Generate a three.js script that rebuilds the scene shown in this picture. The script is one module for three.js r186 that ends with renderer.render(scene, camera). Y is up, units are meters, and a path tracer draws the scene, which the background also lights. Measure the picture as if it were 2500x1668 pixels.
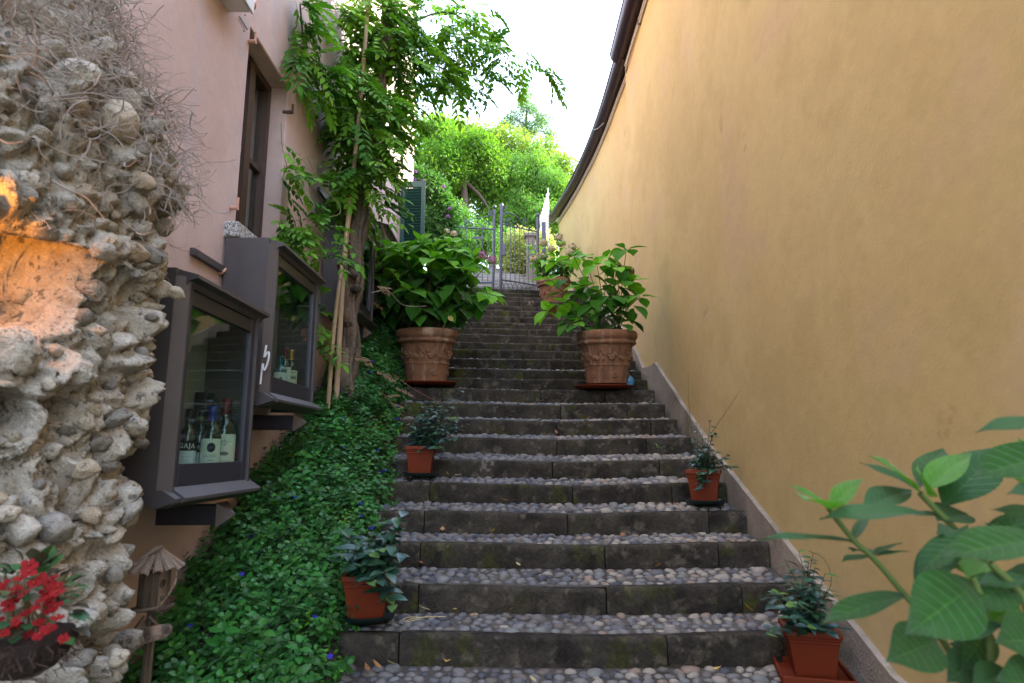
import * as THREE from 'three';
import { ImprovedNoise } from 'three/addons/math/ImprovedNoise.js';
import { mergeGeometries, mergeVertices } from 'three/addons/utils/BufferGeometryUtils.js';
import { RoundedBoxGeometry } from 'three/addons/geometries/RoundedBoxGeometry.js';

// ---------------------------------------------------------------- camera, sky, sun, exposure
const scene = new THREE.Scene();
const EYE = 1.5, FPX = 1550, PITCH = Math.atan(266 / FPX);          // lens measured on the 2500 x 1668 photograph
const camera = new THREE.PerspectiveCamera(2 * Math.atan(834 / FPX) * 180 / Math.PI, 2500 / 1668, 0.05, 400);
camera.position.set(0, EYE, 0);
camera.rotation.set(PITCH, 0, 0);
camera.focus = 5.6;
camera.userData.fStop = 4;
camera.setFocalLength && (camera.filmGauge = 36);
const SUN = new THREE.Vector3(1, 0.46, -0.5).normalize();
{
  const W = 512, H = 256, d = new Float32Array(W * H * 4), v = new THREE.Vector3();
  for (let j = 0; j < H; j++) for (let i = 0; i < W; i++) {
    const el = (j + 0.5) / H * Math.PI - Math.PI / 2, az = ((i + 0.5) / W - 0.5) * 2 * Math.PI;
    v.set(Math.cos(el) * Math.cos(az), Math.sin(el), Math.cos(el) * Math.sin(az));
    const h = Math.max(0, v.y), k = Math.pow(1 - h, 2.2), c = Math.max(0, v.dot(SUN));
    const glow = 0.35 * Math.pow(c, 6) + 0.9 * Math.pow(c, 60);
    let r = 0.52 + (0.90 - 0.52) * k, g = 0.67 + (0.96 - 0.67) * k, b = 0.98 + (1.02 - 0.98) * k;
    r += glow; g += glow * 0.93; b += glow * 0.8;
    if (v.y < 0) { r = 0.22; g = 0.22; b = 0.2; }
    d.set([r, g, b, 1], (j * W + i) * 4);
  }
  const sky = new THREE.DataTexture(d, W, H, THREE.RGBAFormat, THREE.FloatType);
  sky.mapping = THREE.EquirectangularReflectionMapping; sky.magFilter = THREE.LinearFilter; sky.needsUpdate = true;
  scene.background = sky; scene.environment = sky;
}
const sun = new THREE.DirectionalLight(new THREE.Color(1, 0.93, 0.82), 4.5);
sun.position.copy(SUN).multiplyScalar(60).add(new THREE.Vector3(0, 4, -10));
sun.target.position.set(0, 4, -10); scene.add(sun, sun.target);
sun.castShadow = true; sun.shadow.mapSize.set(4096, 4096); sun.shadow.bias = -0.0005;
Object.assign(sun.shadow.camera, { left: -40, right: 40, top: 30, bottom: -25, near: 1, far: 140 });
const renderer = new THREE.WebGLRenderer({ antialias: true });
renderer.toneMapping = THREE.LinearToneMapping;
renderer.toneMappingExposure = 5.6;
renderer.shadowMap.enabled = true;

// ---------------------------------------------------------------- helpers
let seedState = 1;
const seed = s => { seedState = s >>> 0; };
const rnd = () => { seedState = (seedState + 0x6D2B79F5) | 0; let t = Math.imul(seedState ^ (seedState >>> 15), 1 | seedState); t = (t + Math.imul(t ^ (t >>> 7), 61 | t)) ^ t; return ((t ^ (t >>> 14)) >>> 0) / 4294967296; };
const rr = (a, b) => a + (b - a) * rnd();
const pick = a => a[Math.floor(rnd() * a.length)];
const lerp = (a, b, t) => a + (b - a) * t, clamp = (x, a = 0, b = 1) => Math.min(b, Math.max(a, x));
const sst = (a, b, x) => { const t = clamp((x - a) / (b - a)); return t * t * (3 - 2 * t); };
const V = (x, y, z) => new THREE.Vector3(x, y, z);
const pn = new ImprovedNoise(), noise = (x, y, z) => pn.noise(x, y, z);
const fbm = (x, y, z, o = 4) => { let s = 0, a = 0.5; for (let k = 0; k < o; k++) { s += a * noise(x, y, z); x *= 2.03; y *= 2.03; z *= 2.03; a *= 0.5; } return s; };
function table(rows, x) {                                            // piecewise linear look-up
  if (x <= rows[0][0]) return rows[0][1];
  for (let k = 1; k < rows.length; k++) if (x <= rows[k][0]) return lerp(rows[k - 1][1], rows[k][1], (x - rows[k - 1][0]) / (rows[k][0] - rows[k - 1][0]));
  return rows[rows.length - 1][1];
}
// surveyed points: photograph pixel + distance ahead (metres) or + the plane x = const
const cP = Math.cos(PITCH), sP = Math.sin(PITCH);
const rayOf = (u, v) => { const x = (u - 1250) / FPX, y = (834 - v) / FPX; return V(x, y * cP + sP, -(cP - y * sP)); };
const at = (u, v, z) => { const r = rayOf(u, v); return r.multiplyScalar(z / -r.z).add(V(0, EYE, 0)); };
const onX = (u, v, X) => { const r = rayOf(u, v); return r.multiplyScalar(X / r.x).add(V(0, EYE, 0)); };

const counts = {};
const numbered = n => { counts[n] = (counts[n] || 0) + 1; return counts[n] === 1 ? n : `${n}_${String(counts[n] - 1).padStart(3, '0')}`; };
function tag(o, label, category, group, kind) { if (label) o.userData.label = label; if (category) o.userData.category = category; if (group) o.userData.group = group; if (kind) o.userData.kind = kind; return o; }
function thing(name, label, category, pos = V(0, 0, 0), turn = 0, group) {
  const o = new THREE.Group(); o.name = numbered(name); o.position.copy(pos); o.rotation.y = turn; scene.add(o);
  return tag(o, label, category, group);
}
function part(name, geo, mat, parent) { const m = new THREE.Mesh(geo, mat); m.name = parent === scene ? numbered(name) : name; parent.add(m); return m; }
function structure(name, geo, mat, label) { const m = part(name, geo, mat, scene); m.userData.kind = 'structure'; if (label) m.userData.label = label; return m; }
const C = (r, g, b) => new THREE.Color().setRGB(r, g, b);
const std = (c, rough = 0.8, more = {}) => new THREE.MeshStandardMaterial({ color: C(...c), roughness: rough, ...more });
const leafMat = (c, through = 0.35, coat = 0.5, coatR = 0.35, more = {}) => new THREE.MeshPhysicalMaterial({ color: C(...c), roughness: 0.95, transmission: through, thickness: 0, clearcoat: coat, clearcoatRoughness: coatR, specularIntensity: 0.35, side: THREE.DoubleSide, ...more });

// tiling value noise textures
function lattice(n, s) { seed(s); const a = new Float32Array(n * n); for (let k = 0; k < n * n; k++) a[k] = rnd(); return a; }
function tileNoise(size, cells, s) {
  const out = new Float32Array(size * size), L = lattice(cells, s);
  for (let j = 0; j < size; j++) for (let i = 0; i < size; i++) {
    const x = i / size * cells, y = j / size * cells, x0 = Math.floor(x), y0 = Math.floor(y);
    let fx = x - x0, fy = y - y0; fx = fx * fx * (3 - 2 * fx); fy = fy * fy * (3 - 2 * fy);
    const X1 = (x0 + 1) % cells, Y1 = (y0 + 1) % cells;
    out[j * size + i] = lerp(lerp(L[y0 * cells + x0], L[y0 * cells + X1], fx), lerp(L[Y1 * cells + x0], L[Y1 * cells + X1], fx), fy);
  }
  return out;
}
function tileFbm(size, cells, oct, s) {
  const out = new Float32Array(size * size); let amp = 1, tot = 0;
  for (let o = 0; o < oct; o++) { const n = tileNoise(size, Math.min(cells, size), s + o * 17); for (let k = 0; k < out.length; k++) out[k] += n[k] * amp; tot += amp; amp *= 0.55; cells *= 2; }
  let lo = 9, hi = -9; for (const v of out) { lo = Math.min(lo, v); hi = Math.max(hi, v); }
  for (let k = 0; k < out.length; k++) out[k] = (out[k] - lo) / (hi - lo);
  return out;
}
const enc = x => Math.round(255 * (x <= 0.0031308 ? 12.92 * x : 1.055 * Math.pow(clamp(x), 1 / 2.4) - 0.055));
function texture(size, fn, colour, repeat = 1) {
  const d = new Uint8Array(size * size * 4);
  for (let k = 0; k < size * size; k++) {
    const c = fn(k, k % size, Math.floor(k / size));
    if (colour) { d[k * 4] = enc(c[0]); d[k * 4 + 1] = enc(c[1]); d[k * 4 + 2] = enc(c[2]); } else d[k * 4] = d[k * 4 + 1] = d[k * 4 + 2] = Math.round(255 * clamp(c));
    d[k * 4 + 3] = 255;
  }
  const t = new THREE.DataTexture(d, size, size, THREE.RGBAFormat); t.wrapS = t.wrapT = THREE.RepeatWrapping; t.magFilter = THREE.LinearFilter; t.minFilter = THREE.LinearMipmapLinearFilter; t.generateMipmaps = true;
  if (colour) t.colorSpace = THREE.SRGBColorSpace;
  t.repeat.set(repeat, repeat); t.needsUpdate = true; return t;
}
const mix3 = (a, b, t) => [lerp(a[0], b[0], t), lerp(a[1], b[1], t), lerp(a[2], b[2], t)];
// uv in metres by the main direction of each face
function metreUV(g, off = 0) {
  if (g.index) g = g.toNonIndexed();
  const p = g.attributes.position, uv = new Float32Array(p.count * 2), a = V(0, 0, 0), b = V(0, 0, 0), c = V(0, 0, 0);
  for (let k = 0; k < p.count; k += 3) {
    a.fromBufferAttribute(p, k); b.fromBufferAttribute(p, k + 1); c.fromBufferAttribute(p, k + 2);
    const n = b.clone().sub(a).cross(c.clone().sub(a)), ax = Math.abs(n.x), ay = Math.abs(n.y), az = Math.abs(n.z);
    [a, b, c].forEach((q, j) => { const s = ax >= ay && ax >= az ? [q.z, q.y] : ay >= az ? [q.x, q.z] : [q.x, q.y]; uv[(k + j) * 2] = s[0] + off; uv[(k + j) * 2 + 1] = s[1] + off * 1.7; });
  }
  g.setAttribute('uv', new THREE.BufferAttribute(uv, 2)); return g;
}
const box = (w, h, d, x = 0, y = 0, z = 0) => { const g = new THREE.BoxGeometry(w, h, d); g.translate(x, y, z); return g; };
const rbox = (w, h, d, r, x = 0, y = 0, z = 0) => { const g = new RoundedBoxGeometry(w, h, d, 2, r); g.translate(x, y, z); return g; };
const tube = (pts, r, seg = 0, sides = 6, taper = 1) => {
  const curve = new THREE.CatmullRomCurve3(pts), n = seg || pts.length * 4, g = new THREE.TubeGeometry(curve, n, r, sides, false);
  if (taper !== 1) { const p = g.attributes.position, q = V(0, 0, 0), cc = V(0, 0, 0); for (let i = 0; i <= n; i++) { curve.getPointAt(i / n, cc); const s = lerp(1, taper, i / n); for (let j = 0; j <= sides; j++) { const k = i * (sides + 1) + j; q.fromBufferAttribute(p, k).sub(cc).multiplyScalar(s).add(cc); p.setXYZ(k, q.x, q.y, q.z); } } }
  return g;
};
const rod = (a, b, r, sides = 6, r2 = r) => { const d = b.clone().sub(a), g = new THREE.CylinderGeometry(r2, r, d.length(), sides); g.translate(0, d.length() / 2, 0); g.applyQuaternion(new THREE.Quaternion().setFromUnitVectors(V(0, 1, 0), d.normalize())); g.translate(a.x, a.y, a.z); return g; };
const plain = g => { for (const k of Object.keys(g.attributes)) if (!['position', 'normal', 'uv'].includes(k)) g.deleteAttribute(k); return g.index ? g.toNonIndexed() : g; };
const merge = list => mergeGeometries(list.map(plain));
const lathe = (pts, seg = 32) => new THREE.LatheGeometry(pts.map(p => new THREE.Vector2(p[0], p[1])), seg);
// grid of points -> surface
function sheet(nu, nv, f, uvf) {
  const pos = [], uv = [], idx = [];
  for (let j = 0; j <= nv; j++) for (let i = 0; i <= nu; i++) { const p = f(i / nu, j / nv); pos.push(p.x, p.y, p.z); const w = uvf ? uvf(i / nu, j / nv, p) : [i / nu, j / nv]; uv.push(w[0], w[1]); }
  for (let j = 0; j < nv; j++) for (let i = 0; i < nu; i++) { const a = j * (nu + 1) + i, b = a + 1, c = a + nu + 1, d = c + 1; idx.push(a, b, d, a, d, c); }
  const g = new THREE.BufferGeometry(); g.setAttribute('position', new THREE.Float32BufferAttribute(pos, 3)); g.setAttribute('uv', new THREE.Float32BufferAttribute(uv, 2)); g.setIndex(idx); g.computeVertexNormals(); return g;
}
// a leaf lying along +x from its base, its upper side +y
function leafGeo({ len = 1, wid = 0.5, n = 6, cross = 2, fold = 0.25, droop = 0.2, peak = 0.42, teeth = 0, stalk = 0, wave = 0 }) {
  const pos = [], uv = [], idx = [], M = cross * 2;
  for (let i = 0; i <= n; i++) {
    const t = i / n, a = peak, e = Math.log(0.5) / Math.log(a);
    let w = Math.pow(Math.sin(Math.PI * Math.pow(t, e)), 0.95) * (1 - 0.3 * sst(0.7, 1, t)) * wid / 2;
    if (teeth && i % 2) w *= 1 - teeth;
    if (i === n) w = 0; if (i === 0) w = stalk ? 0.012 * len : 0.004 * len;
    for (let j = 0; j <= M; j++) {
      const s = (j / M - 0.5) * 2, as = Math.abs(s);
      pos.push(t * len * (1 - 0.12 * droop * t), -droop * len * t * t * 0.6 + fold * as * w - fold * 0.35 * as * as * w + wave * len * Math.sin(t * 9 + s) * as, s * w); uv.push(t, j / M);
    }
  }
  for (let i = 0; i < n; i++) for (let j = 0; j < M; j++) { const p = i * (M + 1) + j, q = p + 1, r = p + M + 1, s = r + 1; idx.push(p, q, s, p, s, r); }
  const g = new THREE.BufferGeometry(); g.setAttribute('position', new THREE.Float32BufferAttribute(pos, 3)); g.setAttribute('uv', new THREE.Float32BufferAttribute(uv, 2)); g.setIndex(idx); g.computeVertexNormals();
  return g;
}
const _m = new THREE.Matrix4();
function basis(base, dir, up, s = 1) {                               // matrix that puts a leaf at base, pointing dir, upper side near up
  const x = dir.clone().normalize(), z = x.clone().cross(up).normalize(), y = z.clone().cross(x);
  return new THREE.Matrix4().makeBasis(x, y, z).scale(V(s, s, s)).setPosition(base);
}
function putLeaf(name, geo, mat, parent, base, dir, up, s = 1) { const m = part(name, geo, mat, parent); basis(base, dir, up, s).decompose(m.position, m.quaternion, m.scale); return m; }
function instanced(name, geo, mat, mats, parent, colours) {
  const m = new THREE.InstancedMesh(geo, mat, mats.length); mats.forEach((x, k) => m.setMatrixAt(k, x));
  if (colours) colours.forEach((c, k) => m.setColorAt(k, c));
  m.name = parent === scene ? numbered(name) : name; m.userData.kind = 'stuff'; parent.add(m); return m;
}
const randDir = () => { const z = rr(-1, 1), a = rr(0, Math.PI * 2), r = Math.sqrt(1 - z * z); return V(r * Math.cos(a), z, r * Math.sin(a)); };
// ---------------------------------------------------------------- surface materials
const N = { f4: tileFbm(512, 4, 6, 11), f8: tileFbm(512, 8, 6, 23), f16: tileFbm(512, 16, 5, 37), f64: tileFbm(512, 64, 3, 51), f3: tileFbm(512, 3, 7, 71), sp: tileNoise(512, 128, 91), streak: null };
{ // vertical streaks: long in v, short in u
  const a = tileFbm(512, 24, 4, 131), s = new Float32Array(512 * 512);
  for (let j = 0; j < 512; j++) for (let i = 0; i < 512; i++) s[j * 512 + i] = 0.75 * a[(Math.floor(j / 14) % 512) * 512 + i] * 0.5 + 0.25 * a[j * 512 + i] + 0.375 * a[((Math.floor(j / 14) + 1) % 512) * 512 + i];
  N.streak = s;
}
const plasterBump = texture(512, k => 0.35 * N.f64[k] + 0.4 * N.f16[k] + 0.25 * N.sp[k], false, 1 / 0.9);
const ochreMap = texture(512, (k, i, j) => {
  let c = mix3([0.625, 0.455, 0.24], [0.665, 0.495, 0.275], sst(0.3, 0.75, N.f3[k]));
  c = mix3(c, [0.64, 0.45, 0.33], 0.55 * sst(0.55, 0.8, N.f4[(k + 70000) % 262144]));
  c = mix3(c, [0.56, 0.405, 0.20], 0.5 * sst(0.55, 0.85, N.f8[k]));
  c = mix3(c, [0.38, 0.24, 0.12], 0.6 * sst(0.8, 0.92, N.f16[k]) * sst(0.4, 0.7, N.f4[k]));
  const g = 0.94 + 0.12 * N.f64[k]; return [c[0] * g, c[1] * g, c[2] * g];
}, true, 1 / 3.1);
const ochre = new THREE.MeshStandardMaterial({ map: ochreMap, color: C(0.73, 0.745, 0.565), roughness: 0.92, bumpMap: plasterBump, bumpScale: 0.0014 });
const pinkMap = texture(512, (k, i, j) => {
  let c = mix3([0.60, 0.425, 0.37], [0.68, 0.51, 0.46], sst(0.3, 0.7, N.f3[(k + 9000) % 262144]));
  c = mix3(c, [0.52, 0.44, 0.46], 0.5 * sst(0.5, 0.8, N.streak[k]));
  c = mix3(c, [0.42, 0.28, 0.23], 0.4 * sst(0.72, 0.92, N.f8[k]));
  const g = 0.95 + 0.1 * N.f64[k]; return [c[0] * g, c[1] * g, c[2] * g];
}, true, 1 / 2.7);
const pink = new THREE.MeshStandardMaterial({ map: pinkMap, color: C(0.79, 0.80, 0.80), roughness: 0.93, bumpMap: plasterBump, bumpScale: 0.002 });
const cementMap = texture(512, k => {
  let c = mix3([0.27, 0.245, 0.215], [0.43, 0.39, 0.35], N.f8[k]);
  c = mix3(c, [0.16, 0.145, 0.11], 0.7 * sst(0.6, 0.85, N.f4[k])); c = mix3(c, [0.14, 0.15, 0.06], 0.4 * sst(0.68, 0.9, N.f16[(k + 50000) % 262144]));
  const g = 0.85 + 0.3 * N.f64[k]; return [c[0] * g, c[1] * g, c[2] * g];
}, true, 1 / 1.3);
const cement = new THREE.MeshStandardMaterial({ map: cementMap, color: C(0.74, 0.69, 0.61), roughness: 0.95, bumpMap: plasterBump, bumpScale: 0.006 });
const kerbMap = (off, lime, moss) => texture(512, (k, i, j) => {
  const q = (k + off * 512) % 262144, q2 = (k + off * 911 * 7) % 262144;
  let c = mix3([0.024, 0.021, 0.018], [0.092, 0.080, 0.063], Math.pow(N.f8[q], 1.3));
  c = mix3(c, [0.17, 0.145, 0.11], 0.7 * sst(0.55, 0.85, N.f16[q2]));
  c = mix3(c, [0.075, 0.085, 0.016], moss * sst(0.5, 0.72, N.f4[q2]) * sst(0.35, 0.6, N.f16[q]));
  c = mix3(c, [0.40, 0.37, 0.33], lime * sst(0.66, 0.8, N.f4[q]) * sst(0.45, 0.62, N.f16[k]));
  const g = 0.6 + 0.8 * N.f64[k]; return [c[0] * g, c[1] * g, c[2] * g];
}, true, 1 / 0.85);
const stoneBump = texture(512, k => 0.4 * N.f16[k] + 0.4 * N.f64[k] + 0.2 * N.sp[k], false, 1 / 0.5);
const kerbMats = [[3, 0.22, 0.5], [120, 0.4, 0.2], [260, 0.15, 1.0], [333, 0.35, 0.5]].map(a => new THREE.MeshPhysicalMaterial({ map: kerbMap(...a), color: C(0.66, 0.65, 0.63), roughness: 0.85, specularIntensity: 0.25, bumpMap: stoneBump, bumpScale: 0.008 }));
const kerbPale = new THREE.MeshStandardMaterial({ map: cementMap, roughness: 0.85, bumpMap: stoneBump, bumpScale: 0.008, color: C(0.8, 0.8, 0.8) });
const mortarMap = texture(512, k => { const c = mix3([0.07, 0.063, 0.055], [0.21, 0.195, 0.175], N.f8[k]); const g = 0.7 + 0.6 * N.f64[k]; return [c[0] * g, c[1] * g, c[2] * g]; }, true, 1 / 0.7);
const mortar = new THREE.MeshStandardMaterial({ map: mortarMap, color: C(0.5, 0.49, 0.47), roughness: 0.95, bumpMap: stoneBump, bumpScale: 0.01 });
const soilMap = texture(512, k => { const c = mix3([0.02, 0.014, 0.009], [0.07, 0.05, 0.03], N.f16[k]); const g = 0.6 + 0.8 * N.f64[k]; return [c[0] * g, c[1] * g, c[2] * g]; }, true, 1 / 0.8);
const soil = new THREE.MeshStandardMaterial({ map: soilMap, roughness: 1, bumpMap: stoneBump, bumpScale: 0.02 });
const grassyMap = texture(512, k => mix3([0.035, 0.05, 0.018], [0.10, 0.09, 0.05], N.f16[k]), true, 1 / 3);
const grassy = new THREE.MeshStandardMaterial({ map: grassyMap, roughness: 1 });

// ---------------------------------------------------------------- stairs: measured edges
const EDGE_Y = [0.703, 0.843, 0.999, 1.138, 1.292, 1.439, 1.603, 1.757, 1.913, 2.072, 2.202, 2.340, 2.493, 2.641, 2.784, 2.939, 3.082, 3.231, 3.388, 3.545, 3.689, 3.860, 4.000, 4.152];
const RUN = 0.33, RISE = 0.15, RISER = 0.12, I0 = -4, I1 = 31;
const zE = i => RUN * (9.02 + i);
const yE = i => i < 0 ? 0.703 + RISE * i : i > 23 ? 4.152 + 0.15 * (i - 23) : EDGE_Y[i];
const tanE = i => Math.tan(7 * Math.PI / 180) * sst(4, 11, i);
const zAt = (i, x) => zE(i) + (x - 0.3) * tanE(i);
const wallX = z => table([[7.45, 1.50], [8.6, 1.45], [9.95, 1.37], [11.5, 1.18], [12.8, 0.99]], z);
const xl = i => table([[-4, -0.72], [0, -0.77], [3, -0.85], [5, -0.9], [9, -1.04], [23, -1.1], [31, -1.1]], i);
const xr = i => i > 24 ? 0.72 : table([[4, 1.418], [9, 1.36], [13, 1.40], [16, 1.42], [19, 1.36], [23, 1.22]], i);
const sag = (i, x) => 0.02 * Math.exp(-Math.pow((x - 0.4) / 0.55, 2)) * (1 - sst(6, 12, i)) + 0.004 * noise(x * 3, i * 1.7, 2);
const stairY = z => { const i = clamp(z / RUN - 9.02, I0, I1), a = Math.floor(i); return lerp(yE(a), yE(a + 1), i - a); };
const treadTop = (i, x, z) => { const z0 = zAt(i, x), z1 = zAt(i + 1, x); return lerp(yE(i) - sag(i, x), yE(i + 1) - RISER - sag(i, x) * 0.5, clamp((z - z0) / (z1 - z0))); };

// ---------------------------------------------------------------- ground
structure('ground', sheet(70, 90, (a, b) => {
  const x = Math.sign(a - 0.5) * Math.pow(Math.abs(a - 0.5) * 2, 2) * 170, z = -30 + 230 * b * b;
  let y = z < 1.55 ? -0.01 : z < 11 ? (z - 1.55) * 0.44 - 0.25 : 3.9 + (z - 11) * 0.30;
  if (z > 45) y = 14.1 + (z - 45) * 0.1;
  y += z > 14 ? 0.5 * noise(x * 0.08, z * 0.08, 3) : 0;
  if (Math.abs(x) > 8 && z > 1.5) y -= 0.1;
  return V(x, y, -z);
}, (a, b, p) => [p.x, p.z]), grassy, 'sloping garden ground under the alley and the hillside');
structure('courtyard_paving', sheet(8, 8, (a, b) => V(lerp(-1.5, 1.44, a), 0.006, lerp(9, -1.6, b)), (a, b, p) => [p.x, p.z]), mortar, 'mortar paving at the foot of the steps');

// ---------------------------------------------------------------- stone steps
const stairs = thing('stone_steps', 'long flight of dark stone steps with pebble treads climbing between two walls', undefined);
stairs.userData.kind = 'structure';
const pebbleGeos = [0, 1, 2, 3, 4].map(v => {
  let g = mergeVertices(new THREE.IcosahedronGeometry(1, 1).deleteAttribute('uv').deleteAttribute('normal')); const p = g.attributes.position;
  for (let k = 0; k < p.count; k++) { const q = V(p.getX(k), p.getY(k), p.getZ(k)), s = 1 + 0.25 * noise(q.x * 1.3 + v * 7, q.y * 1.3, q.z * 1.3 + v); p.setXYZ(k, q.x * s, q.y * s * 0.62, q.z * s * (0.66 + 0.06 * v)); }
  g.computeVertexNormals(); g.setAttribute('uv', new THREE.Float32BufferAttribute(new Float32Array(p.count * 2).map((_, k) => k % 2 ? p.getZ(k >> 1) * 0.5 : p.getX(k >> 1) * 0.5), 2)); return g;
});
const pebbleGrain = texture(256, k => { const g = 0.75 + 0.35 * N.f64[(k % 256) * 2 + Math.floor(k / 256) * 1024] + 0.15 * (N.f16[(k % 256) * 2 + Math.floor(k / 256) * 1024] - 0.5); return [g, g, g]; }, true, 1);
const pebbleCols = [[0.235, 0.23, 0.235], [0.17, 0.175, 0.195], [0.29, 0.275, 0.25], [0.44, 0.40, 0.345], [0.20, 0.18, 0.165], [0.10, 0.105, 0.125], [0.36, 0.28, 0.22], [0.25, 0.26, 0.255]];
pebbleCols.forEach(c => { c[0] *= 0.68; c[1] *= 0.665; c[2] *= 0.64; });
const pebbleMats = pebbleCols.map(c => new THREE.MeshPhysicalMaterial({ color: C(...c), roughness: 0.6, specularIntensity: 0.5, map: pebbleGrain }));
const looseMat = std([1, 1, 1], 0.62, { map: pebbleGrain });
const pebbleParts = [], looseBy = pebbleGeos.map(() => ({ m: [], c: [] }));
function kerbStone(i, x0, x1, mat, parent) {
  const prof = [[0.0, -0.2], [-0.001, -0.10], [0, -0.05], [0, -0.022], [0.004, -0.008], [0.014, -0.001], [0.035, 0], [0.07, -0.001], [0.073, -0.06]];
  const n = Math.max(3, Math.round((x1 - x0) / 0.045));
  let len = [0]; for (let k = 1; k < prof.length; k++) len.push(len[k - 1] + Math.hypot(prof[k][0] - prof[k - 1][0], prof[k][1] - prof[k - 1][1]));
  const off = rr(0, 5), tilt = rr(-0.004, 0.004), out = rr(-0.006, 0.006);
  const g = sheet(prof.length - 1, n, (a, b) => {
    const k = Math.round(a * (prof.length - 1)), x = lerp(x0, x1, b), e = Math.min(x - x0, x1 - x) < 0.004 ? 0.004 : 0;
    const w = 0.007 * fbm(x * 9 + i * 3, prof[k][1] * 14, i, 3) + 0.004 * noise(x * 31, prof[k][1] * 40, i);
    const chip = k >= 3 && k <= 5 ? 0.010 * Math.max(0, noise(x * 12, i * 5.3, 8) - 0.12) : 0;
    return V(x, yE(i) - sag(i, x) + prof[k][1] + tilt - chip * 1.4 - e + (k > 4 ? w * 0.5 : 0), -(zAt(i, x) + prof[k][0] + out + (k < 5 ? w : 0) + chip + e * (k < 5 ? 1 : -1)));
  }, (a, b) => [off + lerp(x0, x1, b), len[Math.round(a * (prof.length - 1))] + off * 0.37 + i * 0.21]);
  const caps = [x0, x1].map(x => { const s = new THREE.Shape(prof.map(p => new THREE.Vector2(-p[0], p[1]))), c = new THREE.ShapeGeometry(s); c.rotateY(-Math.PI / 2); c.translate(x, yE(i) - sag(i, x) + tilt - 0.002, -(zAt(i, x) + out + 0.002)); const q = c.attributes.position; for (let k = 0; k < q.count; k++) { } return c; });
  // ShapeGeometry lies in xy; turned so that its x runs along world z
  return part('kerb_stone', merge([g, ...caps]), mat, parent);
}
for (let i = I0; i <= I1; i++) {
  seed(900 + i);
  const L = xl(i), R = xr(i), step = part('step', sheet(26, 5, (a, b) => {
    const x = lerp(L, R, a), z0 = zAt(i, x) + 0.06, z1 = zAt(i + 1, x) + 0.02, z = lerp(z0, z1, b);
    return V(x, treadTop(i, x, z) - 0.012 + 0.004 * noise(x * 14, z * 14, 5), -z);
  }, (a, b, p) => [p.x + i * 0.3, p.z]), i > 24 ? cement : mortar, stairs);
  // kerb: two to four stones with open joints, a narrow pale stone at some joints
  let cuts = [L];
  if (i >= 0 && i < 24) { const mid = table([[0, 0.62], [3, 0.36], [5, 0.31], [8, 0.4], [9, 0.2], [12, 0.15], [23, 0.1]], i) + rr(-0.08, 0.08); cuts.push(lerp(L, mid, rr(0.16, 0.3)), mid, lerp(mid, R, rr(0.55, 0.8))); } else cuts.push(rr(-0.3, 0.1), rr(0.4, 0.8));
  cuts.push(R);
  for (let k = 0; k + 1 < cuts.length; k++) kerbStone(i, cuts[k] + (k ? 0.003 : 0), cuts[k + 1] - (k + 2 < cuts.length ? 0.003 : 0), i > 24 ? kerbPale : kerbMats[Math.floor(rnd() * 4)], step);
  // pebbles set on edge in the mortar
  if (i >= -1 && i <= 12) {
    const depth = RUN - 0.09, rows = i < 7 ? 5 : 3;
    for (let r = 0; r < rows; r++) {
      let x = L + 0.03 + rr(0, 0.04);
      while (x < R - 0.03) {
        const big = rr(0.019, 0.031) * (rnd() < 0.12 ? 1.35 : 1), ang = rr(-0.5, 0.5) + (rnd() < 0.2 ? 1.5 : 0);
        const z = zAt(i, x) + 0.078 + (r + 0.5) / rows * depth * (i < 7 ? 1 : 0.6) + rr(-0.008, 0.008), y = treadTop(i, x, z) - 0.018 + rr(0.000, 0.007);
        const q = new THREE.Quaternion().setFromEuler(new THREE.Euler(rr(-0.25, 0.25), ang, rr(-0.2, 0.2)));
        const m = new THREE.Matrix4().compose(V(x, y, -z), q, V(big * rr(0.95, 1.2), big * rr(0.8, 1.1), big));
        const v = Math.floor(rnd() * 5), warm = sst(-0.1, 1.0, x) * 0.8, ci = rnd() < warm ? pick([2, 3, 0, 7, 6, 3]) : pick([0, 1, 4, 5, 7, 1, 0]);
        pebbleParts.push({ d: z - (i < 0 ? 0.0 : 0), m, v, ci, step });
        x += big * (Math.abs(ang) > 0.9 ? 1.75 : 2.05) + rr(0.001, 0.007);
      }
    }
  }
}
pebbleParts.sort((a, b) => a.d - b.d);
pebbleParts.forEach((p, k) => {
  if (k < 300) { const m = part('pebble', pebbleGeos[p.v], pebbleMats[p.ci], p.step); p.m.decompose(m.position, m.quaternion, m.scale); }
  else { looseBy[p.v].m.push(p.m); looseBy[p.v].c.push(C(...pebbleCols[p.ci])); }
});
{
  const all = looseBy.map((l, v) => l.m.map((m, k) => ({ m, c: l.c[k], v }))).flat();
  const geos = all.map(({ m, c, v }) => { const g = pebbleGeos[v].clone().applyMatrix4(m); g.setAttribute('color', new THREE.Float32BufferAttribute(new Float32Array(g.attributes.position.count * 3).map((_, k) => c.toArray()[k % 3]), 3)); return g; });
  const m = part('pebble_paving', mergeGeometries(geos), new THREE.MeshPhysicalMaterial({ roughness: 0.6, specularIntensity: 0.5, map: pebbleGrain, vertexColors: true }), stairs); m.userData.kind = 'stuff';
}

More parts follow.
